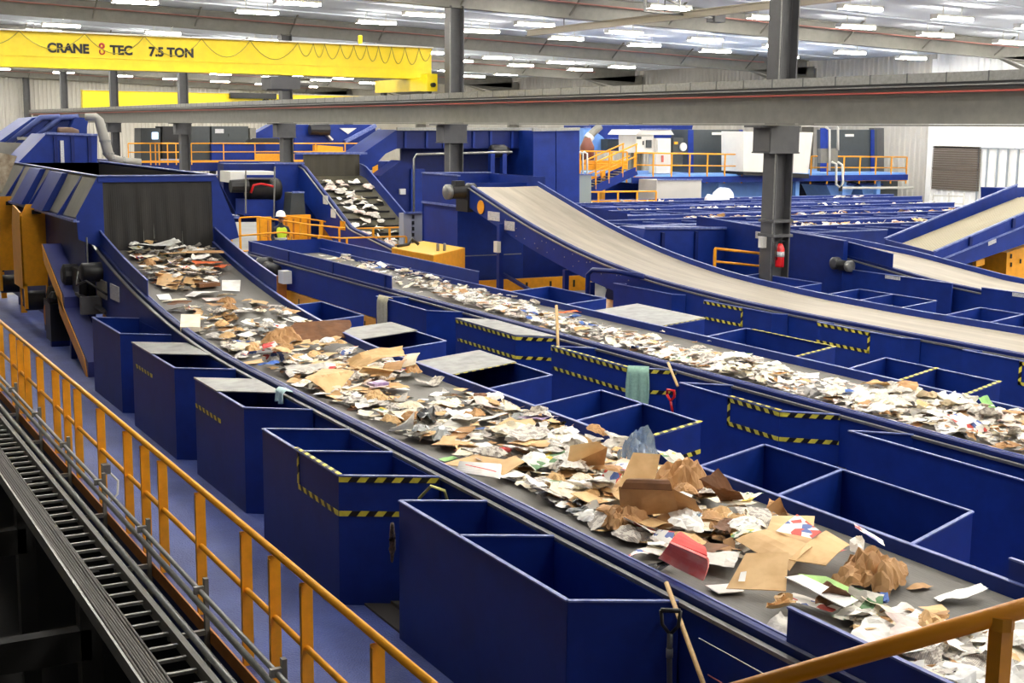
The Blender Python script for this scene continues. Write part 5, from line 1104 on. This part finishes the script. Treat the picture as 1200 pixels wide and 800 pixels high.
for P, n, sc_ in ((B1, 62, .68), (B2, 128, .72), (B3, 110, .82)):
    xs = [p[0] for p in P]; ys_ = [p[1] for p in P]
    for _ in range(n):
        for _t in range(40):
            px, py = R.uniform(min(xs), max(xs)), R.uniform(min(ys_), max(ys_))
            if inpoly(px, py, P): break
        p = on_belt(px, py, flat); p.x = min(max(p.x, 10.0), 11.45); k, m = pick(WT2); s = R.uniform(.55, 1.05)*sc_
        side = 'near rail' if p.x < 10.4 else 'far rail' if p.x > 11.1 else 'in mid stream'
        size = 'small' if s < sc_*.8 else 'larger'
        lab = f'{size} {CW[m]} {"crumple" if k == "ball" else "sheet" if k == "sheet" else "scrap"} {side}, middle belt {zone2(p)}'
        put(k, m, p.x, p.y, p.z+.01+.1*R.random(), s, R.uniform(0, 6.28), lab, 'paper stream on the middle belt', (R.gauss(0, .15), R.gauss(0, .15)), name={'ball': 'crumpled_scrap', 'sheet': 'creased_scrap', 'scrap': 'torn_piece'}[k])
def quad(name, m, pts, label, th=.006, hs=(0, 0, 0, 0), zf_=None, bend=0, cat='cardboard', n=5):
    """stiff flat piece given by its four measured corners and how high each lies above the belt"""
    f = zf_ or z1; P = []
    for (px, py), h in zip(pts, hs):
        z = 1.1+h
        for _ in range(25): q = atZ(px, py, z); z = .5*z+.5*(f(q.y)-.1+h+.012)
        P.append(atZ(px, py, z))
    N = (P[1]-P[0]).cross(P[3]-P[0]).normalized(); N = N if N.z > 0 else -N; V = []; r = random.Random(len(label)+int(pts[0][0]))
    for j in range(n+1):
        for i in range(n+1):
            u, v = i/n, j/n; p = P[0].lerp(P[1], u).lerp(P[3].lerp(P[2], u), v)
            V.append(p+N*(bend*4*u*(1-u)+.006*noise.noise(p*6)))
    F = [(j*(n+1)+i, j*(n+1)+i+1, (j+1)*(n+1)+i+1, (j+1)*(n+1)+i) for j in range(n) for i in range(n)]
    B = [i for i in range(n+1)]+[j*(n+1)+n for j in range(1, n+1)]+[n*(n+1)+i for i in range(n-1, -1, -1)]+[j*(n+1) for j in range(n-1, 0, -1)]; k = len(V)
    F = F+[tuple(k+i for i in q[::-1]) for q in F]+[(B[i], B[(i+1) % len(B)], k+B[(i+1) % len(B)], k+B[i]) for i in range(len(B))]
    o = obj(name, MB().add(V+[v-N*th for v in V], F), PM[m]); return tag(o, label, cat)
# single pieces one can point at
def hero(kind, m, px, py, s, rot, label, lift=.02, w=None, h=None, name=None, folds=1, amp=.004, ang=(5, 25), th=.005, tilt=(0, 0), sx=1, seed=None, irr=.04, flat_=.5, n=8, zf_=None):
    p = on_belt(px, py, zf_ or z1); me = None; p.x = min(p.x, 6.72) if not zf_ else min(p.x, 11.4)
    if w:
        V, F = crumple(seed or R.randrange(9999), w, h, folds, irr, amp, n, ang, flat_, th); me = mk(V, F, PM[m], 'piece')
    return put(kind, m, p.x, p.y, p.z+lift, s, rot, label, None, tilt, name, me)
V, F = mound(41, .56, .46, .2, 18, .18)
p = on_belt(1022, 684, z1); Mz = Matrix.Rotation(.5, 3, 'Z'); tag(obj('paper_bag', MB().add([Mz@Vector((v.x, v.y, v.z+.035*abs(noise.noise(v*13))+.02*noise.noise(v*25)))+p for v in V], F), PM['kraft'], recalc=False), 'big crumpled brown paper bag alone on the right part of the nearest belt', 'bag')
hero('sheet', 'flyer', 1025, 650, 1, .9, 'printed sheet sticking up behind the big crumpled brown bag', .16, .3, .24, 'printed_sheet', 1, th=0, tilt=(.5, .2))
hero('sheet', 'white', 1005, 668, 1, .2, 'white crumpled wrapper on the left flank of the big brown bag', .14, .22, .2, 'white_wrapper', 3, .02, (20, 80), 0)
hero('scrap', 'black', 775, 668, 1, .2, 'black and green film sticking out below the pinkish red bag', .03, .4, .12, 'dark_film', 2, .02, (20, 60), 0)
hero('sheet', 'flyer', 752, 654, 1, .1, 'small pale printed wrapper left of the pinkish red bag', .03, .3, .14, 'small_wrapper', 3, .02, (20, 60), 0)
hero('sheet', 'grey', 838, 665, 1, .8, 'grey sheet with yellow spot between red bag and cardboard panel', .06, .36, .3, 'grey_sheet', 2, .015, (10, 40), 0)
V, F = mound(55, 0.5, 0.4, 0.24, 14, .2)
p = on_belt(800, 579, z1); p.x = min(p.x, 6.68); tag(obj('kraft_wad', MB().add([Vector((v.x, v.y, v.z+.03*abs(noise.noise(v*13))+.015*noise.noise(v*25)))+p+Vector((0, 0, .04)) for v in V], F), PM['kraft'], recalc=False), 'crumpled brown kraft paper wad right of the open carton', 'bag')
V, F = mound(49, 0.4, 0.28, 0.16, 14, .2)
p = on_belt(735, 624, z1); p.x = min(p.x, 6.68); tag(obj('brown_parcel', MB().add([Vector((v.x, v.y, v.z+.03*abs(noise.noise(v*13))+.015*noise.noise(v*25)))+p+Vector((0, 0, .04)) for v in V], F), PM['kraft'], recalc=False), 'rounded shiny brown paper parcel by the near rail', 'bag')
hero('card', 'tan', 690, 598, 1, .6, 'tan cardboard flap left of the brown paper parcel', .1, .36, .18, 'cardboard_flap', 1, tilt=(.3, .2))
hero('sheet', 'mag', 640, 554, 1, .2, 'green and grey magazine pages in the heap, left of the tan flap', .1, .45, .28, 'magazine', 2, .02, (10, 40), 0)
hero('sheet', 'mag', 865, 600, 1, .5, 'green illustrated magazine page bent upright near the far rail', .08, .3, .26, 'magazine_page', 2, .02, (20, 60), 0, tilt=(.6, 0), flat_=.9)
hero('sheet', 'mag', 822, 560, 1, .8, 'yellow and green printed carton near the far rail', .16, .3, .24, 'printed_carton', 2, .02, (20, 60), .004, tilt=(.5, .2), flat_=.9)
hero('bag', 'kraft', 968, 607, 1, .8, 'twisted brown paper sticking up at the far rail', .06, .36, .14, 'twisted_paper', 4, .03, (40, 100), 0, tilt=(0, -.4), flat_=.9)
hero('scrap', 'pink', 972, 662, 1, .2, 'small bright pink card beside the folded taped box', .1, .2, .14, 'pink_card', 1, .01, (10, 30), 0)
hero('scrap', 'film', 812, 628, 1, .2, 'small blue and grey wrapper above the red bag', .12, .26, .12, 'blue_wrapper', 3, .02, (20, 60), 0)
hero('scrap', 'brown', 858, 636, 1, .6, 'dark brown torn carton left of the flattened boxes', .1, .3, .22, 'brown_carton', 3, .02, (30, 90), 0)
hero('scrap', 'brown', 845, 610, 1, .4, 'dark open brown carton behind the red bag', .12, .44, .2, 'brown_carton', 3, .02, (30, 90), 0, flat_=.8)
hero('scrap', 'kraft', 1077, 689, 1, .1, 'tiny brown scrap alone on bare belt right of the big brown bag', .0, .17, .1, 'brown_scrap', 2, .01, (20, 50), 0)
hero('sheet', 'white', 1126, 703, 1, -.4, 'single white crumpled sheet on bare belt near the far rail', .01, .38, .16, 'white_sheet', 2, .012, (20, 50), 0)
hero('scrap', 'blue', 1035, 713, 1, .3, 'dark blue crumpled wrapper below the big brown bag', .02, .24, .16, 'blue_wrapper', 4, .02, (30, 80), 0)
hero('ball', 'mag', 1012, 722, 1, .3, 'pale green and white crumpled wrapper next to the dark blue wrapper', .02, .34, .26, 'pale_wrapper', 4, .02, (30, 80), 0)
hero('ball', 'white', 1055, 734, 1, .1, 'large white crumpled paper touching the handrail, below the blue wrapper', .02, .42, .3, 'white_crumple', 3, .02, (20, 70), 0)
hero('scrap', 'tan', 912, 715, 1, 1.2, 'stack of torn cardboard pieces against the raised side board', .04, .26, .22, 'torn_cardboard', 4, .02, (40, 100), 0)
hero('scrap', 'grey', 915, 738, 1, .6, 'grey wrapper below the torn cardboard at the raised side board', .01, .22, .16, 'grey_wrapper', 3, .02, (20, 70), 0)
hero('scrap', 'brown', 974, 715, 1, .9, 'rolled brown cardboard in front of the white board', .05, .24, .2, 'rolled_cardboard', 4, .02, (40, 90), .004, flat_=.9)
hero('bag', 'brown', 375, 398, 1, -.1, 'big dark brown cardboard half disc in the heap by the far rail', .1, .8, .42, 'brown_cardboard', 2, .01, (15, 40), .005, tilt=(.6, 0), irr=.3)
V, F = mound(57, 0.6, 0.5, 0.2, 14, .2)
p = on_belt(330, 406, z1); p.x = min(p.x, 6.68); tag(obj('kraft_bag', MB().add([Vector((v.x, v.y, v.z+.03*abs(noise.noise(v*13))+.015*noise.noise(v*25)))+p+Vector((0, 0, .04)) for v in V], F), PM['kraft'], recalc=False), 'crumpled brown kraft bag left of the dark brown half disc', 'bag')
hero('ball', 'flyer', 318, 430, 1, .1, 'pink and white printed plastic sack in the rear heap', .05, .7, .4, 'printed_sack', 4, .03, (20, 60), 0)
hero('ball', 'grey', 358, 440, 1, .1, 'pale green-grey paper sack with rounded front in the rear heap', .04, .6, .34, 'pale_sack', 4, .03, (20, 60), 0)
hero('scrap', 'blue', 318, 436, 1, .3, 'small bright blue wrapper at the near side of the rear heap', .1, .3, .16, 'blue_wrapper', 2, .02, (20, 60), 0)
hero('scrap', 'blue', 283, 407, 1, .3, 'light blue scrap by the near rail of the rear heap', .06, .26, .12, 'light_blue_scrap', 2, .02, (20, 60), 0)
hero('card', 'brown', 243, 337, 1, .2, 'thin dark brown block with white top, mid belt up high', .02, .36, .2, 'brown_block', 0, th=.06)
for (px_, py_, m, w_, h_, lb) in ((236, 347, 'white', .5, .3, 'white crumpled sheet below the thin brown block'), (252, 352, 'rose', .4, .2, 'pale pink crumpled sheet below the thin brown block'), (265, 349, 'cream', .26, .3, 'cream scrap right of the pale pink sheet up high'), (204, 353, 'cream', .4, .12, 'narrow cream strip above the rear heap')):
    hero('sheet', m, px_, py_, 1, .2, lb, .01, w_, h_, 'loose_sheet', 2, .01, (15, 50), 0)
hero('scrap', 'orange', 243, 316, 1, .1, 'bright orange card at the front edge of the pile under the curtain', .12, .5, .24, 'orange_card', 1, .01, (10, 30), 0)
hero('scrap', 'orange', 260, 318, 1, .8, 'second orange crumpled card right of the bright orange card', .08, .3, .24, 'orange_card', 3, .02, (20, 60), 0)
hero('sheet', 'white', 185, 298, 1, .1, 'long white crumpled sheet near the top of the pile under the curtain', .16, .8, .3, 'long_sheet', 2, .02, (15, 50), 0)
hero('sheet', 'white', 232, 312, 1, .3, 'white rounded crumple left of the bright orange card', .14, .4, .26, 'white_crumple', 3, .02, (20, 60), 0)
hero('card', 'tan', 210, 309, 1, -.3, 'long tan cardboard slat across the pile under the curtain', .16, .6, .22, 'cardboard_strip', 1)
hero('card', 'kraft', 241, 305, 1, -.2, 'wide brown cardboard on the right of the pile under the curtain', .14, .6, .3, 'brown_cardboard_slab', 1)
hero('bag', 'brown', 170, 288, 1, 0, 'dark brown cardboard wedged at the bottom of the black curtain', .12, .6, .2, 'wedged_cardboard', 2, .02, (20, 50), 0)
hero('scrap', 'black', 503, 505, 1, .3, 'black plastic bag with upright corner in the middle heap', .05, .46, .34, 'plastic_bag', 5, .04, (40, 90), 0, flat_=.9)
hero('sheet', 'white', 570, 493, 1, .1, 'white sheet with blue bottom edge in the middle heap', .05, .4, .3, 'white_sheet', 1, .01, (10, 30), 0)
hero('scrap', 'blue', 568, 504, 1, .0, 'blue strip at the bottom of the white sheet', .02, .42, .08, 'blue_strip', 1, .01, (10, 20), 0)
hero('scrap', 'purple', 632, 500, 1, .4, 'purple and white printed wrapper near the far rail', .08, .36, .28, 'purple_wrapper', 3, .02, (20, 60), 0)
hero('sheet', 'news', 618, 525, 1, .4, 'pleated grey-brown newspaper in the middle heap', .12, .5, .36, 'pleated_newspaper', 4, .03, (20, 60), 0)
hero('scrap', 'green', 526, 539, 1, .2, 'bright green scrap by the near rail', .01, .18, .1, 'green_scrap', 1, .01, (10, 20), 0)
hero('card', 'tan', 442, 440, 1, -.15, 'long tan cardboard roll across the belt near the far rail', .1, .7, .24, 'cardboard_roll', 2, .01, (15, 50), .005, flat_=.9)
hero('card', 'tan', 388, 460, 1, .9, 'tan V-shaped folded cardboard by the near rail', .04, .6, .4, 'folded_cardboard', 1, ang=(50, 70), flat_=.9)
hero('scrap', 'purple', 443, 463, 1, .2, 'small purple printed box in the middle heap', .12, .2, .16, 'purple_box', 1, th=.03)
hero('ball', 'news', 508, 451, 1, .1, 'isolated crumpled printed paper on bare belt near the far rail', .01, .46, .2, 'crumpled_newspaper', 4, .02, (30, 80), 0)
hero('sheet', 'orange', 668, 375, 1, .1, 'small orange wrapper on the middle belt by the wooden stick', .12, .3, .22, 'orange_wrapper', 2, .02, (20, 60), 0, zf_=flat)
hero('sheet', 'blue', 672, 381, 1, .1, 'small dark blue wrapper beside the orange wrapper on the middle belt', .12, .22, .2, 'blue_wrapper', 2, .02, (20, 60), 0, zf_=flat)
hero('card', 'blue', 1060, 467, 1, .3, 'round blue lid on the middle belt near the far rail', .12, .17, .17, 'round_blue_cap', 0, irr=.0, zf_=flat)
hero('scrap', 'green', 1179, 482, 1, .3, 'green pointed leaflet sticking up on the middle belt at right', .1, .2, .2, 'green_leaflet', 1, .01, (30, 60), 0, tilt=(.9, 0), zf_=flat)
hero('card', 'tan', 1030, 461, 1, .3, 'crumpled tan cardboard on the middle belt left of the round blue lid', .1, .34, .3, 'tan_cardboard', 4, .02, (30, 80), .003, zf_=flat)
quad('white_card', 'white', [(826, 686), (868, 682), (872, 692), (842, 695)], 'white card edge peeping out below the tan cardboard panel', hs=(.01,)*4)
quad('cardboard_sheet', 'tan', [(905, 604), (955, 604), (950, 640), (895, 632)], 'tan cardboard sheet under the printed newspaper by the far rail', hs=(.14, .12, .12, .14))
quad('flattened_box', 'tan', [(861, 632), (905, 620), (952, 640), (925, 668)], 'long flattened tan cardboard box behind the labelled cardboard panel', hs=(.12, .2, .2, .1), bend=.02)
quad('flattened_box', 'tan', [(925, 655), (968, 621), (996, 638), (968, 662)], 'folded tan cardboard box with tape beside the crumpled brown bag', hs=(.16, .2, .14, .1), bend=.03)
quad('cardboard_slab', 'tan', [(851, 689), (874, 648), (924, 647), (921, 692)], 'flat tan cardboard panel with a white label, lying square next to the red bag', hs=(.06, .22, .24, .08))
quad('label_sticker', 'white', [(865, 681), (868, 670), (875, 669), (873, 681)], 'white sticker on the flat tan cardboard next to the red bag', .001, hs=(.105, .15, .15, .105), cat='sticker')
quad('lime_board', 'lime', [(935, 672), (968, 675), (1020, 699), (1000, 708)], 'lime green board under the long white board', hs=(.07, .08, .04, .03), cat='board')
quad('white_board', 'white', [(920, 675), (940, 673), (1006, 703), (990, 711)], 'long white board lying on a lime board in front of the brown bag', hs=(.15, .15, .11, .1), cat='board')
quad('printed_flyer', 'flyer', [(910, 700), (930, 694), (986, 712), (975, 717)], 'red and purple printed flyer under the long white board', .001, hs=(.03,)*4, cat='paper')
quad('printed_newspaper', 'flyer', [(909, 622), (934, 602), (963, 623), (951, 630)], 'printed newspaper sheet on the flattened boxes by the far rail', .001, hs=(.22, .26, .24, .22), cat='paper')
quad('cardboard_slab', 'tan', [(722, 575), (742, 530), (774, 532), (768, 560)], 'upright tan cardboard panel behind the open brown carton', hs=(.15, .42, .42, .24))
quad('carton_flap', 'kraft', [(727, 606), (725, 570), (788, 572), (795, 600)], 'wide brown front flap of the open carton facing the camera', hs=(.1, .33, .35, .14), bend=.01)
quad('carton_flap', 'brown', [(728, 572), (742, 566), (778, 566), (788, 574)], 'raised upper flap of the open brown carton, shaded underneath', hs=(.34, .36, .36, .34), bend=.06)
quad('carton_wall', 'kraft', [(795, 600), (788, 572), (815, 585), (824, 602)], 'bent brown carton side right of the wide front flap', hs=(.14, .35, .28, .1), bend=.04)
quad('red_bag', 'pink', [(773, 652), (786, 634), (829, 652), (825, 679)], 'pinkish red folded bag with worn white streaks near the wooden stick', .02, hs=(.16, .3, .24, .06), bend=.05, cat='bag')
quad('red_wrapper', 'red', [(786, 634), (800, 624), (820, 640), (829, 650)], 'red folded top of the bag, right behind the pinkish red front', .01, hs=(.3, .26, .22, .24), bend=.03, cat='bag')
quad('red_wrapper', 'flyer', [(763, 628), (772, 620), (790, 622), (786, 638)], 'white and red wrapper left behind the pinkish red bag', .004, hs=(.14, .2, .24, .2), cat='paper')
quad('printed_card', 'flyer', [(701, 568), (709, 550), (729, 555), (715, 575)], 'red printed white card leaning below the clear blue plastic bag', .003, hs=(.1, .24, .22, .1), cat='paper')
V, F = mound(77, .4, .3, .27, 16, .3)
p = on_belt(712, 552, z1); p.x = 6.72; tag(obj('plastic_bag', MB().add([v+p+Vector((0, 0, .03)) for v in V], F), PM['film'], recalc=False), 'clear blue plastic bag standing up against the far rail', 'bag')
quad('bent_cardboard', 'tan', [(663, 546), (668, 522), (700, 517), (712, 524)], 'bent tan cardboard box piece next to the clear blue plastic bag', hs=(.12, .3, .36, .28), bend=.03)
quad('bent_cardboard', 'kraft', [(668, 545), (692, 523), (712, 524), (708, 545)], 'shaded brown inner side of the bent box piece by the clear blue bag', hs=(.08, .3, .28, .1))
quad('pale_sheet', 'mag', [(770, 528), (784, 530), (806, 545), (796, 552)], 'long pale green sheet lying along the far rail', .001, hs=(.2, .2, .2, .2), cat='paper')
quad('cardboard_sheet', 'tan', [(518, 543), (556, 533), (604, 540), (590, 553)], 'tan cardboard sheet beneath the white lettered box', hs=(.05, .1, .1, .05))
quad('white_box', 'white', [(535, 552), (538, 540), (586, 543), (584, 560)], 'white lettered box with a red stripe lying on tan cardboard by the near rail', .03, hs=(.06, .14, .14, .07), cat='box')
quad('box_print', 'red', [(545, 544), (546, 543.4), (582, 552), (581, 552.8)], 'thin red stripe printed across the white box by the near rail', .001, hs=(.138, .14, .12, .118), cat='print')
quad('cardboard_sheet', 'tan', [(582, 541), (604, 534), (615, 541), (588, 557)], 'tan cardboard end sticking out right of the white lettered box', hs=(.1, .14, .14, .05))
quad('leaning_sheet', 'white', [(453, 505), (475, 495), (486, 481), (484, 502)], 'large grey-white sheet leaning on the black plastic bag', .002, hs=(.05, .2, .3, .1), cat='paper')
quad('pale_card', 'grey', [(512, 503), (535, 484), (552, 493), (549, 503)], 'big pale triangular card in the middle heap', .003, hs=(.05, .16, .14, .06))
quad('tall_card', 'cream', [(469, 431), (476, 415), (492, 413), (487, 427)], 'pale panel standing out by the far rail of the nearest belt', hs=(.1, .22, .28, .16), bend=.02)
quad('brown_sheet', 'tan', [(420, 436), (425, 430), (462, 434), (455, 441)], 'long tan sheet of cardboard, bent like a tube, left of the standing pale panel', hs=(.12, .2, .2, .12), bend=.05)
quad('brown_sheet', 'kraft', [(448, 433), (455, 425), (477, 421), (470, 433)], 'brown cardboard between the tan tube and the standing pale panel', hs=(.12, .18, .2, .14), bend=.03)
quad('cream_box', 'cream', [(211, 383), (212, 368), (235, 368), (234, 383)], 'cream white box lying by the near rail where the belt rises', .08, hs=(.1, .18, .18, .1), cat='box')
quad('cardboard_slab', 'tan', [(183, 333), (186, 319), (215, 323), (207, 339)], 'tan cardboard slab lying high on the rising belt', hs=(.05, .12, .12, .05))
quad('cardboard_strip', 'tan', [(214, 331), (218, 324), (242, 327), (236, 334)], 'tan cardboard strip right of the slab high on the rising belt', hs=(.02, .06, .06, .02))
quad('white_square', 'white', [(260, 340), (260, 328), (282, 328), (281, 341)], 'square white sheet alone on bare belt near the far rail, up high', .003, cat='paper')
quad('white_rectangle', 'white', [(187, 351), (183, 345), (198, 344), (202, 351)], 'small white rectangle by the near rail, up high', .003, cat='paper')
# paper on the distant belts and the steep feed belt
for r_, (Y, xa, xb, n, nm) in enumerate(((27.5, 24.0, 33, 260, 'nearest'), (31.2, 24, 36, 230, 'second'), (35.0, 24, 38, 190, 'third'), (39.0, 24, 40.5, 180, 'farthest'))):
    mb = MB(); ks = ['cream', 'white', 'tan', 'kraft', 'rose', 'grey', 'brown']
    if r_ > 1: ks = ['white', 'white', 'cream', 'rose', 'grey']
    for _ in range(n):
        V, F = crumple(R.randrange(9999), R.uniform(.12, .34), R.uniform(.1, .24), 2, .4, .02, 3, (20, 80), .5)
        x = R.uniform(xa, xb); q = Vector((x, Y+R.uniform(.15, 1.45), 1.46+.1*R.random()*(.6+.5*math.sin(x*1.3+r_)))); Mx = Matrix.Rotation(R.uniform(0, 6), 3, 'Z'); mb.k = R.randrange(len(ks)); mb.add([Mx@v+q for v in V], F)
    tag(obj('paper_litter', mb, [PM[k] for k in ks], recalc=False), 'band of waste paper lying on the '+nm+' of the distant crosswise belts', 'litter', None, 'stuff')
for i in range(70):
    y = R.uniform(32.2, 38.0); x = 15.15+R.gauss(0, .34)*(1 if y > 34 else .9); x = min(max(x, fx0+.2), fx1-.2); m = R.choice(['white', 'white', 'cream', 'rose', 'grey']); s = R.uniform(.5, 1.2)
    part_ = 'upper' if y > 36.5 else 'middle' if y > 34.6 else 'lower'; side = 'left' if x < 14.9 else 'right' if x > 15.4 else 'centre'
    lab = f'{CW[m]} scrap on the {part_} {side} of the steep feed belt'
    put('ball' if i % 3 else 'scrap', m, x, y, zf(y)-.3, s, R.uniform(0, 6), lab, 'scraps on the steep feed belt', (-.35, 0), name='feed_scrap')
# ------------------------------------------------------------ things hung or leaned on bins
def cloth(name, label, top, w, h, wd, m, seed, cat='towel', th=.012, sag=.03):
    """cloth hung over an edge: top = centre of the fold, w along direction wd, h hanging length towards -X/-Y side"""
    wd = Vector(wd).normalized(); out = Vector((-wd.y, wd.x, 0)); out = out if out.dot(CP-Vector(top)) > 0 else -out
    n, k = 14, 12; V = []; r = random.Random(seed)
    for j in range(k+1):
        for i in range(n+1):
            u = i/n-.5; v = j/k; o = .012+ .02*math.sin(u*17+seed)*v+.012*math.sin(u*31+seed*2)*v
            if j <= 2: p = Vector(top)+wd*w*u+out*((j-2)*.04)+Vector((0,0,.02-.01*(2-j)))
            else: t = (j-2)/(k-2); p = Vector(top)+wd*w*u*(1+.1*math.sin(t*4))+out*(.03+o)+Vector((0,0,-h*t*(1+.05*math.sin(u*9+seed))))
            V.append(p)
    F = [(j*(n+1)+i, j*(n+1)+i+1, (j+1)*(n+1)+i+1, (j+1)*(n+1)+i) for j in range(k) for i in range(n)]
    o = obj(name, MB().add(V, F), m, smooth=True); s = o.modifiers.new('thick', 'SOLIDIFY'); s.thickness = th; return tag(o, label, cat)
cloth('towel', 'beige towel hanging over the corner of a plain blue bin', (9.3, 21.3, 1.18), .42, .75, (0, 1, 0), mat('beige_towel', (196, 190, 160), .9, var=.2, scale=30), 2)
cloth('towel', 'pale green towel hanging beside the red-handled scraper', (9.36, 13.55, 1.18), .26, .62, (.75, -.65, 0), mat('green_towel', (150, 190, 172), .9, var=.2, scale=30), 5)
cloth('rag', 'small pale blue cloth lying over the steel lid edge of the tall bin', (4.86, 13.95, 1.21), .24, .14, (0, 1, 0), mat('ice_blue_cloth', (196, 226, 226), .8), 3, 'cloth')
# glove
t = thing('work_glove', 'dark checked work glove hanging between the two nearest tall bins', 'glove', (4.27, 9.5, .6))
gm = mat('checked_glove', (120, 104, 96), .9, var=.6, scale=60, col2=(60, 52, 56))
J = [(0,0,.35,.035,.02),(0,0,.25,.042,.02),(0,0,.17,.045,.022),(-.03,0,.08,.012),(-.032,0,.03,.01),(-.01,0,.07,.012),(-.01,0,.01,.01),(.012,0,.07,.012),(.012,0,.015,.01),(.033,0,.085,.011),(.036,0,.04,.009),(.05,0,.2,.013),(.066,0,.14,.011)]
o = skinned('glove_body', J, [(0,1),(1,2),(2,3),(3,4),(2,5),(5,6),(2,7),(7,8),(2,9),(9,10),(1,11),(11,12)], gm, t, None, 1); o.rotation_euler = (0, 0, 1.0)
q = atX(458, 620, 4.24); t.location = (4.22, 9.52, .62)
# wooden sticks, shovel, scraper
def stick(label, a, b, r=.017): return tag(obj('wooden_stick', MB().tube([a, Vector(a).lerp(Vector(b), .5), b], r, 8), wood, smooth=True), label, 'stick')
a = atX(781, 683, 4.9); b = atX(824, 800, 4.6)
stick('long pale wooden handle leaning on the near rail at the bottom of the picture', a, a+(b-a)*1.35, .016)
a = atX(655, 403, 9.45); b = atX(652, 358, 9.75); stick('pale wooden stick leaning on the middle belt between two taped bins', a-Vector((0,0,.25)), b, .022)
a = atX(783, 425, 9.75); b = atX(794, 452, 9.5); stick('short pale wooden handle above the red scraper grip', a, b, .018)
t = thing('shovel', 'black D-handled shovel hanging beside the nearest tall bin', 'shovel', (4.6, 6.4, .3))
g = atX(786, 716, 4.7); m = MB(); X_ = Vector((.5, -.5, 0)).normalized()
m.tube([g+X_*-.06+Vector((0,0,.0)), g+X_*.06+Vector((0,0,.01))], .016, 8); m.tube([g+X_*-.06, g+X_*-.05+Vector((0,0,-.09)), g+Vector((0,0,-.15))], .012, 8); m.tube([g+X_*.06+Vector((0,0,.01)), g+X_*.05+Vector((0,0,-.09)), g+Vector((0,0,-.15))], .012, 8); obj('grip', m, blackm, t, True)
obj('shaft', MB().tube([g+Vector((0,0,-.14)), g+Vector((0,0,-.3)), g+Vector((.02,0,-.7))], .018, 8), steel_d, t, True); obj('ferrule', MB().tube([g+Vector((0,0,-.24)), g+Vector((0,0,-.3))], .022, 8), galv, t, True)
t = thing('scraper', 'red-handled scraper hanging on the bin beside the pale green towel', 'scraper', (9.3, 12.7, 1))
g = atX(786, 461, 9.25); m = MB(); W_ = Vector((.3, -.95, 0)).normalized()
m.tube([g+W_*-.055+Vector((0,0,-.02)), g+W_*-.05+Vector((0,0,.04)), g+W_*.05+Vector((0,0,.04)), g+W_*.055+Vector((0,0,-.03)), g+W_*.0+Vector((0,0,-.09)), g+W_*-.055+Vector((0,0,-.02))], .017, 8); obj('grip', m, redm, t, True)
obj('blade_shaft', MB().tube([g+Vector((0,0,-.08)), g+W_*.04+Vector((0,0,-.25))], .015, 8), redm, t, True)
tag(obj('tape_scrap', MB().tube([(4.66, 9.95, 1.0), (4.7, 9.8, 1.14), (4.8, 9.75, 1.1), (4.86, 9.8, .98)], .014, 5), mat('loose_tape', (210, 204, 120), .6)), 'loose curl of yellow tape at the taped tall bin end', 'tape')
# trip wires along the belts, mats between bins, small cable box at railing
for (x, y0, y1, z, lb) in ((4.86, 3.4, 6.3, 1.0, 'thin pale pull cord along the nearest belt at the bottom of the picture'), (4.86, 3.4, 6.2, .8, 'thin red pull cord under the pale one at the bottom of the picture')):
    tag(obj('pull_cord', MB().tube([(x, y0, z), (x, y1, z)], .005, 5), redl if 'red' in lb else galv), lb, 'cord')
tag(obj('floor_mat', MB().box((4.3, 9.52, 0), (4.95, 10.3, .02)).box((4.5, 9.6, .02), (4.9, 10.2, .045)), mat('dark_mat', (58, 54, 50), .8)), 'dark dirty mat on the walkway between the two nearest tall bins', 'mat')
t = thing('cable_box', 'small grey socket box with a white cable clipped to the railing', 'box', (2.9, 13, .5)); q = atX(124, 549, 2.95)
obj('box', MB().box(q-Vector((.04,.05,.05)), q+Vector((.04,.05,.05))), galv, t); obj('cable', MB().tube([q, q+Vector((.1,-.1,-.12)), q+Vector((.08,-.15,-.25)), q+Vector((0,-.2,-.3))], .012), whitem, t, True)
EXPOSURE = 1.55
# ------------------------------------------------------------ world, camera, view
w = bpy.data.worlds.new('world'); sc.world = w; w.use_nodes = True
w.node_tree.nodes['Background'].inputs[0].default_value = (.6, .7, .85, 1); w.node_tree.nodes['Background'].inputs[1].default_value = .3
cd = bpy.data.cameras.new('camera'); cam = bpy.data.objects.new('camera', cd); COL.objects.link(cam); sc.camera = cam
cd.sensor_width = 36; cd.lens = F_PX/1200*36; cd.clip_end = 400; cd.clip_start = .05
M = Matrix((RT, UP, -FW)).transposed().to_4x4(); M.translation = CP; cam.matrix_world = M
sc.view_settings.view_transform = 'Standard'; sc.view_settings.look = 'None'; sc.view_settings.gamma = 1; sc.view_settings.use_curve_mapping = False
sc.view_settings.exposure = EXPOSURE
sc.cycles.use_denoising = True; sc.cycles.max_bounces = 6; sc.cycles.diffuse_bounces = 4; sc.cycles.glossy_bounces = 3; sc.cycles.sample_clamp_indirect = 8
